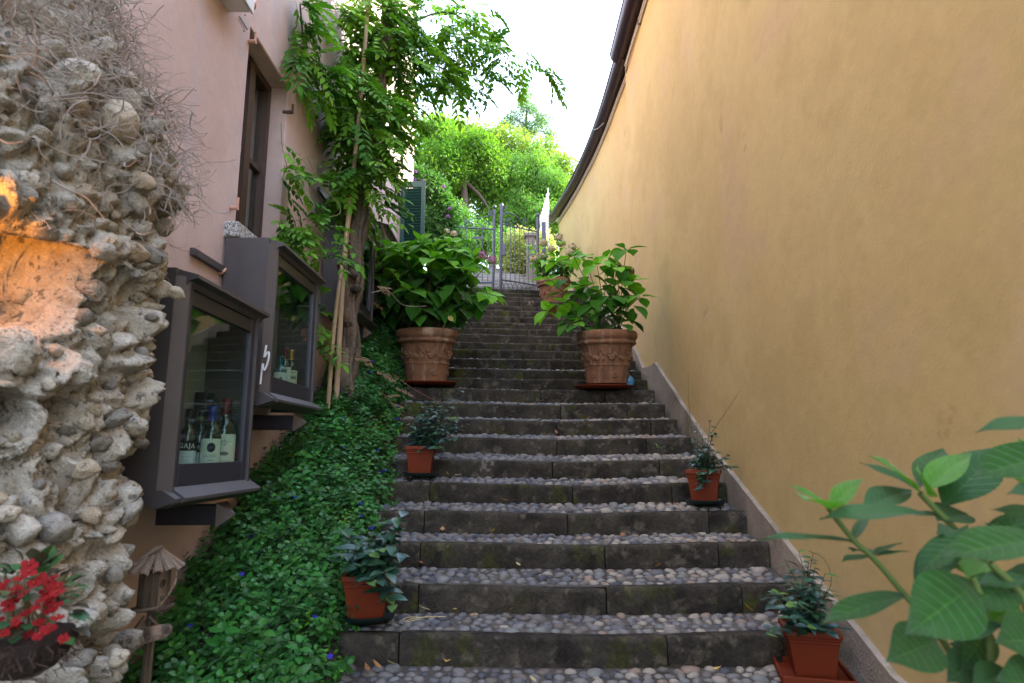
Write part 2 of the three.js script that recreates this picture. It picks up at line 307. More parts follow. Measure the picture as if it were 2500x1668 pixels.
// ---------------------------------------------------------------- yellow building on the one side
const yellow = thing('yellow_building', 'tall ochre plastered building wall curving along the steps, dark gutter on top', 'building');
const WALL_TOP = 6.42;
{
  const face = [[1.45, -1.5], [1.45, 7.42]], far = []; for (let z = 7.42; z <= 12.85; z += 0.3) far.push([wallX(z), z]); far.push([wallX(12.85), 12.85]);
  const strip = (pts, y0, y1, ny) => {
    let s = [0]; for (let k = 1; k < pts.length; k++) s.push(s[k - 1] + Math.hypot(pts[k][0] - pts[k - 1][0], pts[k][1] - pts[k - 1][1]));
    return sheet(pts.length - 1, ny, (a, b) => { const k = Math.round(a * (pts.length - 1)); return V(pts[k][0], lerp(y0, y1, b), -pts[k][1]); }, (a, b) => [s[Math.round(a * (pts.length - 1))] + pts[0][1], lerp(y0, y1, b)]);
  };
  const dense = []; for (let k = 0; k <= 60; k++) dense.push([1.45, lerp(-1.5, 7.42, k / 60)]);
  part('wall', merge([strip(dense, -0.3, WALL_TOP, 14), strip([[1.45, 7.42], [1.50, 7.421]], -0.3, WALL_TOP, 1), strip(far, -0.3, WALL_TOP, 10), strip([[wallX(12.85), 12.85], [7, 13.4]], -0.3, WALL_TOP, 2), strip([[7, 13.4], [7, -1.5]], -0.3, WALL_TOP, 2), strip([[7, -1.5], [1.45, -1.5]], -0.3, WALL_TOP, 2)]), ochre, yellow);
  // grey cement plinth that climbs with the steps
  const top = z => table([[-9, 0.5], [1.2, 0.5], [2.54, 0.655], [3.1, 0.884], [4.59, 1.5], [6.3, 2.37], [6.47, 2.36], [6.9, 2.39], [7.3, 2.66], [8.2, 3.08], [9.4, 3.66], [10.6, 4.3], [12.85, 4.7]], z);
  const pz = []; for (let z = -1.5; z < 12.8; z += z < 1 ? 0.5 : 0.12) pz.push(z);
  const pf = z => (z < 7.42 ? 1.45 : wallX(z)) - 0.026 - 0.005 * fbm(z * 2, 1, 4);
  part('plinth', merge([
    sheet(pz.length - 1, 6, (a, b) => { const z = pz[Math.round(a * (pz.length - 1))], t = top(z) + 0.012 * noise(z * 3.1, 0, 1); return V(pf(z) + 0.006 * noise(z * 6, b * 5, 9), lerp(-0.2, t, Math.pow(b, 0.5)), -z); }, (a, b, p) => [p.z, p.y]),
    sheet(pz.length - 1, 1, (a, b) => { const z = pz[Math.round(a * (pz.length - 1))], t = top(z) + 0.012 * noise(z * 3.1, 0, 1); return V(lerp(pf(z) + 0.006 * noise(z * 6, 5, 9), pf(z) + 0.05, b), t + b * 0.012, -z); }, (a, b, p) => [p.z, p.y + b * 0.03]),
  ]), cement, yellow);
  // roof slab behind the gutter and the gutter itself
  const roofMat = std([0.17, 0.075, 0.05], 0.85, { bumpMap: stoneBump, bumpScale: 0.01 });
  const roofPlan = (off, y0, y1, X2, y2) => { const pts = [[1.45, -1.5], [1.45, 7.42], ...far].map(([x, z]) => [x - off, z]); return sheet(pts.length - 1, 1, (a, b) => { const p = pts[Math.round(a * (pts.length - 1))]; return V(lerp(p[0], X2, b), lerp(y0, y2, b), -p[1] - (b ? 0.1 : 0)); }, (a, b, p) => [p.z, p.x]); };
  part('roof', merge([roofPlan(0.03, 6.47, 0, 7, 7.9), roofPlan(0.03, 6.40, 0, 7, 7.8)]), roofMat, yellow);
  const gutMat = new THREE.MeshStandardMaterial({ color: C(0.030, 0.015, 0.030), roughness: 0.36, metalness: 0.25 });
  const gutter = (pts, r) => {
    const curve = new THREE.CatmullRomCurve3(pts), n = 60, ns = 12;
    const ring = rad => sheet(n, ns, (a, b) => { const p = curve.getPointAt(a), t = curve.getTangentAt(a), side = V(-t.z, 0, t.x).normalize(), an = Math.PI * (1 + b); return p.clone().addScaledVector(side, Math.cos(an) * rad).add(V(0, Math.sin(an) * rad, 0)); });
    return merge([ring(r), ring(r - 0.006), tube([0, 0.25, 0.5, 0.75, 1].map(a => { const p = curve.getPointAt(a), t = curve.getTangentAt(a); return p.clone().addScaledVector(V(-t.z, 0, t.x).normalize(), -r); }), 0.009, 60, 6), tube([0, 0.25, 0.5, 0.75, 1].map(a => { const p = curve.getPointAt(a), t = curve.getTangentAt(a); return p.clone().addScaledVector(V(-t.z, 0, t.x).normalize(), r); }), 0.009, 60, 6)]);
  };
  part('gutter', gutter([V(1.345, 6.42, 1.6), V(1.345, 6.42, 0.5), V(1.345, 6.42, -4), V(1.345, 6.42, -7.30)], 0.108), gutMat, yellow);
  part('gutter', gutter([[7.2, 1.395], [8.42, 1.375], [9.81, 1.29], [10.94, 1.185], [12.12, 1.0], [13.0, 0.86]].map(([z, x]) => V(x, 6.40, -z)), 0.095), gutMat, yellow);
  for (const z of [0.8, 2.6, 4.4, 6.2]) part('gutter_strap', tube([V(1.447, 6.40, -z), V(1.40, 6.33, -z), V(1.345, 6.315, -z), V(1.28, 6.345, -z), V(1.245, 6.43, -z)], 0.006, 14, 5), gutMat, yellow);
  // beige cables clipped below the gutter
  const cabMat = std([0.42, 0.36, 0.29], 0.7);
  part('cable', tube([1.5, 0, -2, -3, -6, -7.3].map((z, k) => V(1.432, 6.275 + 0.008 * (k % 2), z)), 0.017, 60, 7), cabMat, yellow);
  part('cable', tube([1.5, 0, -2, -3, -6, -7.3, -7.44].map((z, k) => V(k === 6 ? 1.48 : 1.436, 6.232 - 0.008 * (k % 2), z)), 0.013, 60, 7), cabMat, yellow);
  for (const [dy, r] of [[0, 0.016], [-0.045, 0.012]]) part('cable', tube([7.45, 8, 8.8, 9.6, 10.4, 11.2, 12, 12.8].map((z, k) => V(wallX(z) - 0.02, 6.27 + dy + 0.012 * Math.sin(k * 2.1), -z)), r, 60, 7), cabMat, yellow);
  for (let z = -0.4; z < 7; z += 0.62) part('cable_clip', box(0.05, 0.075, 0.018, 1.432, 6.252, -z), std([0.12, 0.1, 0.09], 0.6), yellow);
}

// ---------------------------------------------------------------- pink building with the window
const pinkHouse = thing('pink_building', 'pink plastered house wall with a deep window, sunlit near the top', 'building');
const WX = -1.54;
const brown = std([0.055, 0.028, 0.017], 0.45, { bumpMap: stoneBump, bumpScale: 0.002 });
const paneGlass = new THREE.MeshPhysicalMaterial({ color: C(0.95, 1, 0.98), roughness: 0.02, transmission: 1, thickness: 0, ior: 1.5 });
const iron = std([0.09, 0.055, 0.04], 0.7);
{
  const sh = new THREE.Shape([[-2, -0.3], [9.3, -0.3], [9.3, 9.2], [-2, 9.2]].map(p => new THREE.Vector2(...p)));
  const hole = (z0, z1, y0, y1) => sh.holes.push(new THREE.Path([[z0, y0], [z0, y1], [z1, y1], [z1, y0]].map(p => new THREE.Vector2(...p))));
  hole(3.355, 4.0, 2.70, 3.955); hole(8.3, 9.0, 3.5, 5.2);
  const g = new THREE.ExtrudeGeometry(sh, { depth: 0.34, bevelEnabled: true, bevelThickness: 0.006, bevelSize: 0.006, bevelSegments: 1, curveSegments: 1 });
  g.rotateY(Math.PI / 2); g.translate(WX - 0.34, 0, 0);              // shape x becomes -z, extrusion becomes +x
  const wall = part('wall', g, pink, pinkHouse);
  part('back_wall', merge([box(0.3, 9.5, 11.2, WX - 5, 4.45, -3.65), box(5, 9.5, 0.3, WX - 2.6, 4.45, -9.1), box(5, 9.5, 0.3, WX - 2.6, 4.45, 1.8), box(4.6, 0.1, 11, WX - 2.6, 2.2, -3.6)]), std([0.35, 0.3, 0.26], 0.9), pinkHouse);
  part('roof', merge([box(5.7, 0.16, 11.8, WX - 2.35, 9.3, -3.65)]), std([0.17, 0.075, 0.05], 0.85), pinkHouse);
  // casement: brown frame, two leaves with panes
  const win = new THREE.Group(); win.name = 'window'; pinkHouse.add(win);
  const fx = WX - 0.14, z0 = 3.37, z1 = 3.985, y0 = 2.72, y1 = 3.94, zm = (z0 + z1) / 2;
  part('window_frame', merge([box(0.07, y1 - y0, 0.05, fx, (y0 + y1) / 2, -z0 - 0.02), box(0.07, y1 - y0, 0.05, fx, (y0 + y1) / 2, -z1 + 0.02), box(0.068, 0.05, z1 - z0, fx, y0 + 0.02, -zm), box(0.068, 0.05, z1 - z0, fx, y1 - 0.02, -zm), box(0.075, y1 - y0, 0.08, fx + 0.004, (y0 + y1) / 2, -zm)]), brown, win);
  for (const [a, b] of [[z0 + 0.045, zm - 0.04], [zm + 0.04, z1 - 0.045]]) for (const [c, d] of [[y0 + 0.05, 3.30], [3.335, y1 - 0.05]]) part('window_pane', box(0.006, d - c, b - a, fx - 0.005, (c + d) / 2, -(a + b) / 2), paneGlass, win);
  part('glazing_bar', box(0.04, 0.035, z1 - z0 - 0.08, fx, 3.318, -zm), brown, win);
  part('inner_shutter', box(0.03, y1 - y0 - 0.02, z1 - z0 - 0.02, fx - 0.09, (y0 + y1) / 2, -zm), brown, win);
  const granite = new THREE.MeshStandardMaterial({ roughness: 0.7, map: texture(256, k => { const s = N.sp[(k * 2) % 262144], c = s > 0.62 ? 0.07 : s < 0.3 ? 0.62 : 0.36; return [c, c * 0.97, c * 0.92]; }, true, 1 / 0.35) });
  part('window_sill', metreUV(rbox(0.36, 0.09, 0.86, 0.012, WX - 0.10, 2.665, -3.66)), granite, pinkHouse);
  for (const [u, v] of [[617, 95], [573, 500], [709, 268]]) { const p = onX(u, v, WX + 0.03); part('shutter_pin', merge([rod(V(WX - 0.02, p.y - 0.018, p.z), V(WX + 0.05, p.y - 0.018, p.z), 0.013, 8), rod(V(WX + 0.045, p.y - 0.018, p.z), V(WX + 0.045, p.y + 0.04, p.z), 0.008, 8)]), v < 400 && u > 700 ? iron : std([0.5, 0.28, 0.2], 0.8), pinkHouse); }
  // the far window: open green shutter, seen face on
  part('window_pane', box(0.006, 1.7, 0.7, WX - 0.2, 4.35, -8.65), paneGlass, pinkHouse);
  const gs = new THREE.Group(); gs.name = 'shutter'; gs.position.set(WX + 0.01, 3.55, -8.3); pinkHouse.add(gs); tag(gs, 'dark green louvred shutter standing open');
  const green = std([0.006, 0.062, 0.05], 0.42), W = 0.335, H = 1.62;
  part('stile', rbox(0.055, H, 0.036, 0.004, 0.03, H / 2, 0), green, gs); part('stile', rbox(0.055, H, 0.036, 0.004, W - 0.03, H / 2, 0), green, gs);
  for (const y of [0.05, 0.68, H - 0.04]) part('rail', rbox(W - 0.1, 0.085, 0.034, 0.004, W / 2, y, 0), green, gs);
  for (const [a, b] of [[0.1, 0.635], [0.73, H - 0.09]]) for (let y = a + 0.015; y < b; y += 0.042) { const s = part('slat', rbox(W - 0.105, 0.046, 0.009, 0.003), green, gs); s.position.set(W / 2, y, 0.004); s.rotation.x = 0.75; }
}
// ---------------------------------------------------------------- planting bank beside the steps
const bankRise = z => table([[1.8, 0.0], [2.7, 0.02], [3.2, 0.2], [3.9, 0.28], [4.3, 0.32], [4.95, 0.36], [5.6, 0.42], [7, 0.42], [9.4, 0.45]], z);
const leftEdge = z => xl(z / RUN - 9.02);
const bankY = (x, z) => { const L = leftEdge(z), t = clamp((x - L) / (WX - L)); return stairY(z) - 0.05 + bankRise(z) * Math.pow(t, 0.8) + 0.04 * noise(x * 4, z * 4, 1) + table([[3.4, 0.05], [4.3, 0.12], [5, 0.30], [6, 0.32], [7.5, 0.25], [9, 0.1]], z) * Math.sin(Math.PI * Math.min(1, t * 1.15)); };
structure('planting_bank', merge([
  sheet(12, 70, (a, b) => { const z = lerp(1.3, 10.6, b), x = lerp(WX - 0.02, leftEdge(z) + 0.02, a); return V(x, bankY(x, z), -z); }, (a, b, p) => [p.x, p.z]),
  sheet(1, 70, (a, b) => { const z = lerp(1.3, 10.6, b), x = leftEdge(z) + 0.02; return V(x, bankY(x, z) - a * 0.5, -z); }, (a, b, p) => [p.y, p.z]),
]), soil, 'dark soil bank between the steps and the pink wall');

// ---------------------------------------------------------------- rough rock wall at the near corner
function hash3(x, y, z) { let h = (x * 374761393 + y * 668265263 + z * 2147483647 / 3) | 0; h = Math.imul(h ^ (h >>> 13), 1274126177); h ^= h >>> 16; return ((h >>> 0) % 100003) / 100003; }
function worley(x, y, z) {
  const xi = Math.floor(x), yi = Math.floor(y), zi = Math.floor(z); let f1 = 9, f2 = 9, id = 0;
  for (let a = -1; a <= 1; a++) for (let b = -1; b <= 1; b++) for (let c = -1; c <= 1; c++) {
    const X = xi + a, Y = yi + b, Z = zi + c, h = hash3(X, Y, Z), dx = X + h - x, dy = Y + hash3(X + 71, Y, Z) - y, dz = Z + hash3(X, Y + 37, Z) - z, d = dx * dx + dy * dy + dz * dz;
    if (d < f1) { f2 = f1; f1 = d; id = h; } else if (d < f2) f2 = d;
  }
  return [Math.sqrt(f1), Math.sqrt(f2), id];
}
const sil = [[213, 0], [255, 106], [351, 213], [415, 319], [428, 425], [410, 510], [395, 585], [398, 596], [408, 680], [362, 723], [372, 830], [356, 915], [360, 990], [340, 1064], [300, 1128], [300, 1160], [343, 1234], [340, 1298], [315, 1351], [314, 1415], [320, 1489], [304, 1532], [313, 1596], [293, 1668]]
  .map(([u, v]) => { const p = at(u, v, 2.0); return [p.y, p.x]; }).sort((a, b) => a[0] - b[0]);
const rockEdge = y => table(sil, y);
const cave = [[-60, 680, 270, 165, 0.20], [10, 1010, 75, 60, 0.20], [165, 570, 70, 35, 0.05]];
function rockBase(s, y) {                                            // s 0 (behind the edge) .. 1 (towards the viewer)
  const e = rockEdge(y), sh = e + 1.13;
  const pts = [[-1.62, 2.34], [-1.33 + sh * 0.6, 2.24], [e - 0.015, 2.02], [-1.16 + sh * 0.8, 1.72], [-1.27 + sh * 0.7, 1.42], [-1.36 + sh * 0.6, 1.15], [-1.62, 0.75]];
  const t = s * (pts.length - 1), k = Math.min(pts.length - 2, Math.floor(t)), f = t - k;
  const P = n => pts[clamp(n, 0, pts.length - 1)], cr = (a, b, c, d) => 0.5 * (2 * b + (c - a) * f + (2 * a - 5 * b + 4 * c - d) * f * f + (3 * b - a - 3 * c + d) * f * f * f);
  return V(cr(P(k - 1)[0], P(k)[0], P(k + 1)[0], P(k + 2)[0]), y, -cr(P(k - 1)[1], P(k)[1], P(k + 1)[1], P(k + 2)[1]));
}
const rockNormal = (s, y) => { const a = rockBase(clamp(s - 0.01), y), b = rockBase(clamp(s + 0.01), y), c = rockBase(s, y + 0.02), d = rockBase(s, y - 0.02); return b.sub(a).cross(c.sub(d)).normalize().negate(); };
const toPx = p => { const up = p.y - EYE, z = -p.z, d = z * cP + up * sP; return [1250 + FPX * p.x / d, 834 - FPX * (up * cP - z * sP) / d]; };
function caveDepth(p) { let c = 0; const [u, v] = toPx(p); for (const [cu, cv, ru, rv, d] of cave) { const q = Math.pow((u - cu) / ru, 2) + Math.pow((v - cv) / rv, 2); c = Math.max(c, d * sst(1.25, 0.55, q)); } return c; }
function rockLift(p) {
  const w = 0.25 * noise(p.x * 9, p.y * 9, p.z * 9), q = [p.x * 8.5 + w * 3, p.y * 8.5 + w * 3, p.z * 8.5 - w * 2];
  const [a1, a2, id] = worley(...q), [b1, b2, id2] = worley(q[0] * 2.7 + 5, q[1] * 2.7, q[2] * 2.7), [c1, c2] = worley(q[0] * 7.1, q[1] * 7.1 + 9, q[2] * 7.1);
  return (0.075 * id + 0.03) * Math.pow(sst(0, 0.75, a2 - a1), 0.75) + (0.008 + 0.014 * id2) * Math.pow(sst(0, 0.6, b2 - b1), 0.8) - 0.07 * sst(0.22, 0.5, noise(p.x * 8 + 3, p.y * 8, p.z * 8)) - 0.02 * sst(0.2, 0.45, noise(p.x * 34, p.y * 34, p.z * 34)) + 0.004 * sst(0, 0.4, c2 - c1) + 0.05 * fbm(p.x * 4, p.y * 4, p.z * 4, 3) + 0.005 * noise(p.x * 60, p.y * 60, p.z * 60) - 0.047;
}
const rockMap = texture(512, k => {
  let c = mix3([0.26, 0.232, 0.18], [0.50, 0.455, 0.38], N.f8[k]); c = mix3(c, [0.36, 0.29, 0.20], 0.6 * sst(0.55, 0.8, N.f4[k])); c = mix3(c, [0.10, 0.092, 0.08], 0.85 * sst(0.62, 0.78, N.f16[k]));
  const g = 0.75 + 0.5 * N.f64[k]; return [c[0] * g, c[1] * g, c[2] * g];
}, true, 1 / 0.32);
const rockBump = texture(512, k => 0.5 * N.f16[k] + 0.3 * N.f64[k] + 0.2 * N.f8[k], false, 1 / 0.22);
const rockMat = new THREE.MeshStandardMaterial({ map: rockMap, roughness: 0.95, bumpMap: rockBump, bumpScale: 0.012 });
const rock = thing('rock_wall', 'rough pale wall of rubble stones and tufa at the near corner', 'rock wall');
{
  const NU = 260, NV = 400, g = sheet(NU, NV, (a, b) => {
    const y = lerp(0.0, 3.22, b), p = rockBase(a, y), n = rockNormal(a, y), edge = Math.min(1, a * 8, (1 - a) * 8);
    return p.clone().addScaledVector(n, (rockLift(p) - caveDepth(p)) * edge);
  });
  const m = part('rock_body', metreUV(g), rockMat, rock);
  // single stones standing out of the mass
  const stoneTone = [[1, 1, 1], [1.15, 1.15, 1.15], [0.75, 0.76, 0.78], [1.05, 0.93, 0.78], [0.55, 0.55, 0.55], [1.2, 1.15, 1.05]].map(c => new THREE.MeshStandardMaterial({ map: rockMap, color: C(...c), roughness: 0.93, bumpMap: rockBump, bumpScale: 0.010 }));
  const forms = [0, 1, 2, 3, 4, 5, 6].map(v => {
    const q = mergeVertices(new THREE.IcosahedronGeometry(1, 3).deleteAttribute('uv').deleteAttribute('normal')), p = q.attributes.position;
    for (let k = 0; k < p.count; k++) {
      const d = V(p.getX(k), p.getY(k), p.getZ(k)); let s = 1 + 0.35 * noise(d.x * 1.1 + v * 9, d.y * 1.1, d.z * 1.1) + 0.16 * noise(d.x * 3 + v, d.y * 3, d.z * 3) + 0.08 * noise(d.x * 8, d.y * 8 + v, d.z * 8);
      for (const [a, b, c] of [[1, 0.3, 0.2], [-0.4, 0.9, 0.3], [-0.3, -0.5, 0.9], [0.2, -0.8, -0.6], [-0.9, 0.1 * v, -0.4]]) { const l = Math.hypot(a, b, c), h = (d.x * a + d.y * b + d.z * c) / l; if (h * s > 0.72 + 0.04 * v) s = (0.72 + 0.04 * v) / h; }
      p.setXYZ(k, d.x * s, d.y * s * 0.9, d.z * s * 0.9);
    }
    q.computeVertexNormals(); const u = metreUV(q); const w = u.attributes.uv; for (let k = 0; k < w.count; k++) w.setXY(k, w.getX(k) * 0.06 + v * 0.3, w.getY(k) * 0.06); return u;
  });
  seed(4242); let n = 0, guard = 0; const placed = [];
  while (n < 210 && guard++ < 4000) {
    const s = rr(0.2, 0.86), y = rr(0.75, 2.75), p = rockBase(s, y), px = toPx(p);
    if (px[0] < -60 || px[1] > 1720 || px[1] < 180) continue;
    const cv = caveDepth(p); if (cv > 0.04 && rnd() < 0.75) continue;
    const r = rr(0.016, 0.042) * (rnd() < 0.2 ? 1.5 : 1); if (placed.some(q => q.p.distanceTo(p) < (q.r + r) * 0.8)) continue;
    placed.push({ p: p.clone(), r });
    const nn = rockNormal(s, y), st = part('stone', pick(forms), pick(stoneTone), rock);
    st.position.copy(p.addScaledVector(nn, rockLift(p) - cv + r * 0.1)); st.rotation.set(rr(-0.5, 0.5), rr(0, 6.3), rr(-0.5, 0.5)); st.scale.set(r * rr(0.9, 1.4), r * rr(0.7, 1.1), r * rr(0.8, 1.1)); n++;
  }
}
{ // small warm lamp tucked into the hollow of the rock
  const p = rockBase(0.70, 1.98).add(V(-0.02, 0.02, 0)), l = thing('niche_lamp', 'small warm lamp glowing inside the hollow of the rock wall', 'lamp', p);
  part('lamp_base', lathe([[0.001, -0.03], [0.022, -0.03], [0.02, -0.012], [0.013, 0], [0.001, 0.002]], 16), iron, l);
  part('lamp_bulb', new THREE.SphereGeometry(0.018, 16, 10).translate(0, 0.016, 0), new THREE.MeshStandardMaterial({ color: C(1, 0.7, 0.3), emissive: C(1, 0.45, 0.10), emissiveIntensity: 3 }), l);
  const pl = new THREE.PointLight(C(1, 0.33, 0.02), 0.10, 0, 2); pl.position.set(0, 0.016, 0); pl.castShadow = true; pl.shadow.radius = 1; l.add(pl);
}
{ // dead creeper twigs over the upper rock
  seed(77); const gs = [];
  for (let k = 0; k < 3200; k++) {
    const s = rr(0.16, 0.9), t = rnd(), y0 = lerp(2.02, 3.2, Math.pow(t, 0.8)), lim = 2.25 + (s - 0.3) * 0.35; if (y0 < lim && rnd() < 0.85) continue;
    const p0 = rockBase(s, y0), px0 = toPx(p0); if (px0[0] > 380 && px0[1] > 520) continue; const n = rockNormal(s, y0), len = rr(0.05, 0.2); let p = p0.clone().addScaledVector(n, rockLift(p0) + rr(0.02, 0.09)), d = V(rr(-1, 1), rr(-1, 0.5), rr(-1, 1)).normalize(); const pts = [];
    for (let j = 0; j < 5; j++) { pts.push(p.clone()); d.add(randDir().multiplyScalar(0.55)).addScaledVector(n, 0.02).normalize(); p = p.clone().addScaledVector(d, len / 5); }
    gs.push(tube(pts, rr(0.0009, 0.0027), 7, 4, 0.5));
  }
  // thin hanging strands and runners on the plaster beside the rock
  for (let k = 0; k < 46; k++) { let p = V(WX + 0.012, rr(2.0, 2.9), -rr(2.3, 2.75)), d = V(0, rr(-1, 0.2), rr(-1, 0.6)).normalize(); const pts = []; for (let j = 0; j < 5; j++) { pts.push(p.clone()); d.add(V(0, rr(-0.5, 0.4), rr(-0.5, 0.5))).normalize(); p = p.clone().addScaledVector(d, rr(0.02, 0.05)); } gs.push(tube(pts, 0.0008, 8, 3, 0.4)); }
  const tw = part('dry_creeper', merge(gs), std([0.34, 0.28, 0.235], 0.9), scene); tag(tw, 'tangle of dead grey creeper twigs over the top of the rock wall', 'creeper', null, 'stuff');
}

// ---------------------------------------------------------------- display cases on the pink wall
const caseMap = texture(256, k => { const q = (k % 256) * 2 + Math.floor(k / 256) * 1024, g = 0.85 + 0.2 * N.f8[q] + 0.12 * (N.streak[q] - 0.5); return [g, g, g]; }, true, 1 / 0.8);
const bronze = new THREE.MeshStandardMaterial({ color: C(0.095, 0.084, 0.084), map: caseMap, roughness: 0.5, metalness: 0.35 });
const bronzeDark = new THREE.MeshStandardMaterial({ color: C(0.045, 0.044, 0.058), map: caseMap, roughness: 0.4, metalness: 0.3 });
const innerMat = std([0.30, 0.31, 0.29], 0.8, { map: caseMap });
const caseGlass = new THREE.MeshPhysicalMaterial({ color: C(0.86, 0.95, 0.92), roughness: 0.015, transmission: 1, thickness: 0, ior: 1.5 });
const prism = (poly, z0, z1) => { const g = new THREE.ExtrudeGeometry(new THREE.Shape(poly.map(p => new THREE.Vector2(...p))), { depth: z1 - z0, bevelEnabled: false }); g.translate(0, 0, z0); return g; };
const planPrism = (poly, y0, y1) => { const g = new THREE.ExtrudeGeometry(new THREE.Shape(poly.map(p => new THREE.Vector2(p[0], -p[1]))), { depth: y1 - y0, bevelEnabled: false }); g.rotateX(-Math.PI / 2); g.translate(0, y0, 0); return g; };
function displayCase(z0, y0, W, H, label) {
  const c = thing('display_case', label, 'display case', V(WX, y0, -z0), 0, 'wine display cases on the pink wall'), D = 0.29;
  part('back_panel', metreUV(box(0.015, H - 0.04, W - 0.04, 0.03, H / 2, -W / 2)), innerMat, c);
  for (const z of [-0.0125, -W + 0.0125]) part('side_panel', metreUV(box(0.228, H, 0.024, 0.135, H / 2, z)), bronze, c);
  part('top_panel', metreUV(box(0.235, 0.022, W - 0.052, 0.137, H - 0.012, -W / 2)), bronze, c);
  part('bottom_panel', metreUV(box(0.235, 0.022, W - 0.052, 0.137, 0.058, -W / 2)), bronzeDark, c);
  part('corner_stile', planPrism([[0.25, 0], [D, -0.034], [D, -0.046], [0.25, -0.046]], 0.0, H - 0.03), bronze, c);
  part('corner_stile', planPrism([[0.25, -W], [D, -W + 0.034], [D, -W + 0.046], [0.25, -W + 0.046]], 0.0, H - 0.03), bronze, c);
  const f = new THREE.Group(); f.name = 'door'; c.add(f);
  for (const z of [-0.069, -W + 0.069]) part('door_stile', rbox(0.026, H - 0.13, 0.042, 0.003, 0.264, H / 2, z), bronzeDark, f);
  part('door_rail', rbox(0.026, 0.085, W - 0.185, 0.003, 0.264, 0.107, -W / 2), bronzeDark, f);
  part('door_rail', rbox(0.026, 0.06, W - 0.185, 0.003, 0.264, H - 0.1, -W / 2), bronzeDark, f);
  part('glass_pane', box(0.005, H - 0.27, W - 0.17, 0.262, H / 2 + 0.008, -W / 2), caseGlass, f);
  part('drip_lip', prism([[0.235, H + 0.002], [0.325, H - 0.022], [0.325, H - 0.036], [0.292, H - 0.044], [0.28, H - 0.066], [0.235, H - 0.03]], -W - 0.006, 0.006 - 0.03), bronze, c);
  part('sill', prism([[0.235, 0.062], [0.278, 0.064], [0.335, 0.026], [0.335, 0.014], [0.25, -0.014], [0.235, -0.014]], -W - 0.004, 0.004 - 0.05), bronze, c);
  part('sill_end', prism([[0.235, 0.055], [0.272, 0.058], [0.322, 0.026], [0.322, 0.014], [0.25, -0.010], [0.235, -0.010]], -0.043, 0.003), bronze, c);
  const b = part('bracket', rbox(0.27, 0.085, 0.075, 0.004, 0.135, -0.075, -W * 0.66), bronzeDark, c);
  const cap = new THREE.ConeGeometry(0.075, 0.062, 4, 1); cap.rotateY(Math.PI / 4); cap.rotateZ(-Math.PI / 2); cap.translate(0.302, -0.075, -W * 0.66); part('bracket_cap', cap.toNonIndexed(), bronze, b);
  b.children[0].geometry.computeVertexNormals();
  return c;
}
displayCase(2.36, 1.30, 0.755, 0.895, 'bronze display case half hidden by the rock wall, bottle with red capsule inside');
const case2 = displayCase(3.23, 1.735, 0.80, 0.88, 'higher bronze display case under the window sill, yellow capsule bottle inside');
displayCase(4.92, 2.57, 0.70, 0.90, 'bronze display case mostly hidden behind the twisted vine trunk');
const case4 = displayCase(5.95, 2.86, 0.74, 0.86, 'bronze display case beside the green shutter, white lettering on its side');
const whitePaint = std([0.72, 0.72, 0.74], 0.5);
const stroke = (pts, z, r, parent, off) => { const q = pts.map(([u, v]) => at(u, v, z).sub(off)); return part('lettering', tube(q, r, q.length * 8, 6), whitePaint, parent); };
stroke([[650, 843], [645, 873], [649, 866], [655, 859], [656, 872], [650, 895], [645, 904], [642, 897], [642, 887], [639, 905], [635, 938]], 3.218, 0.0055, case2, case2.position);
stroke([[918, 611], [917, 630], [917, 650]], 5.935, 0.007, case4, case4.position); stroke([[917, 640], [922, 626], [924, 646], [928, 640], [930, 655]], 5.935, 0.007, case4, case4.position);
{ // mounting bar and conduit to the near side of the second case
  const a = onX(470, 613, WX + 0.02), b = thing('mounting_bar', 'flat dark metal bar fixed on the pink wall beside the higher display case', 'bar', V(WX, a.y, a.z));
  part('bar', box(0.03, 0.034, a.z + 3.26, 0.015, 0, -(a.z + 3.26) / 2), bronze, b); part('bolt', rod(V(0.03, 0, -0.02), V(0.036, 0, -0.02), 0.006, 8), iron, b);
  const c = onX(541, 662, WX + 0.02), t = part('conduit', tube([V(WX, c.y - 0.012, c.z), V(WX + 0.022, c.y - 0.008, c.z + 0.004), V(WX + 0.028, c.y + 0.02, c.z - 0.03), V(WX + 0.03, c.y + 0.035, c.z - 0.1), V(WX + 0.03, c.y + 0.035, c.z - 0.2)], 0.011, 20, 8), std([0.5, 0.28, 0.2], 0.7), scene); tag(t, 'short bent pink conduit coming out of the wall by the display case', 'conduit');
  const bar3 = thing('mounting_bar', 'dark metal bar on the wall behind the twisted vine trunk', 'bar', V(WX, 3.53, -4.72)); part('bar', box(0.03, 0.036, 0.24, 0.015, 0, -0.12), bronzeDark, bar3);
}
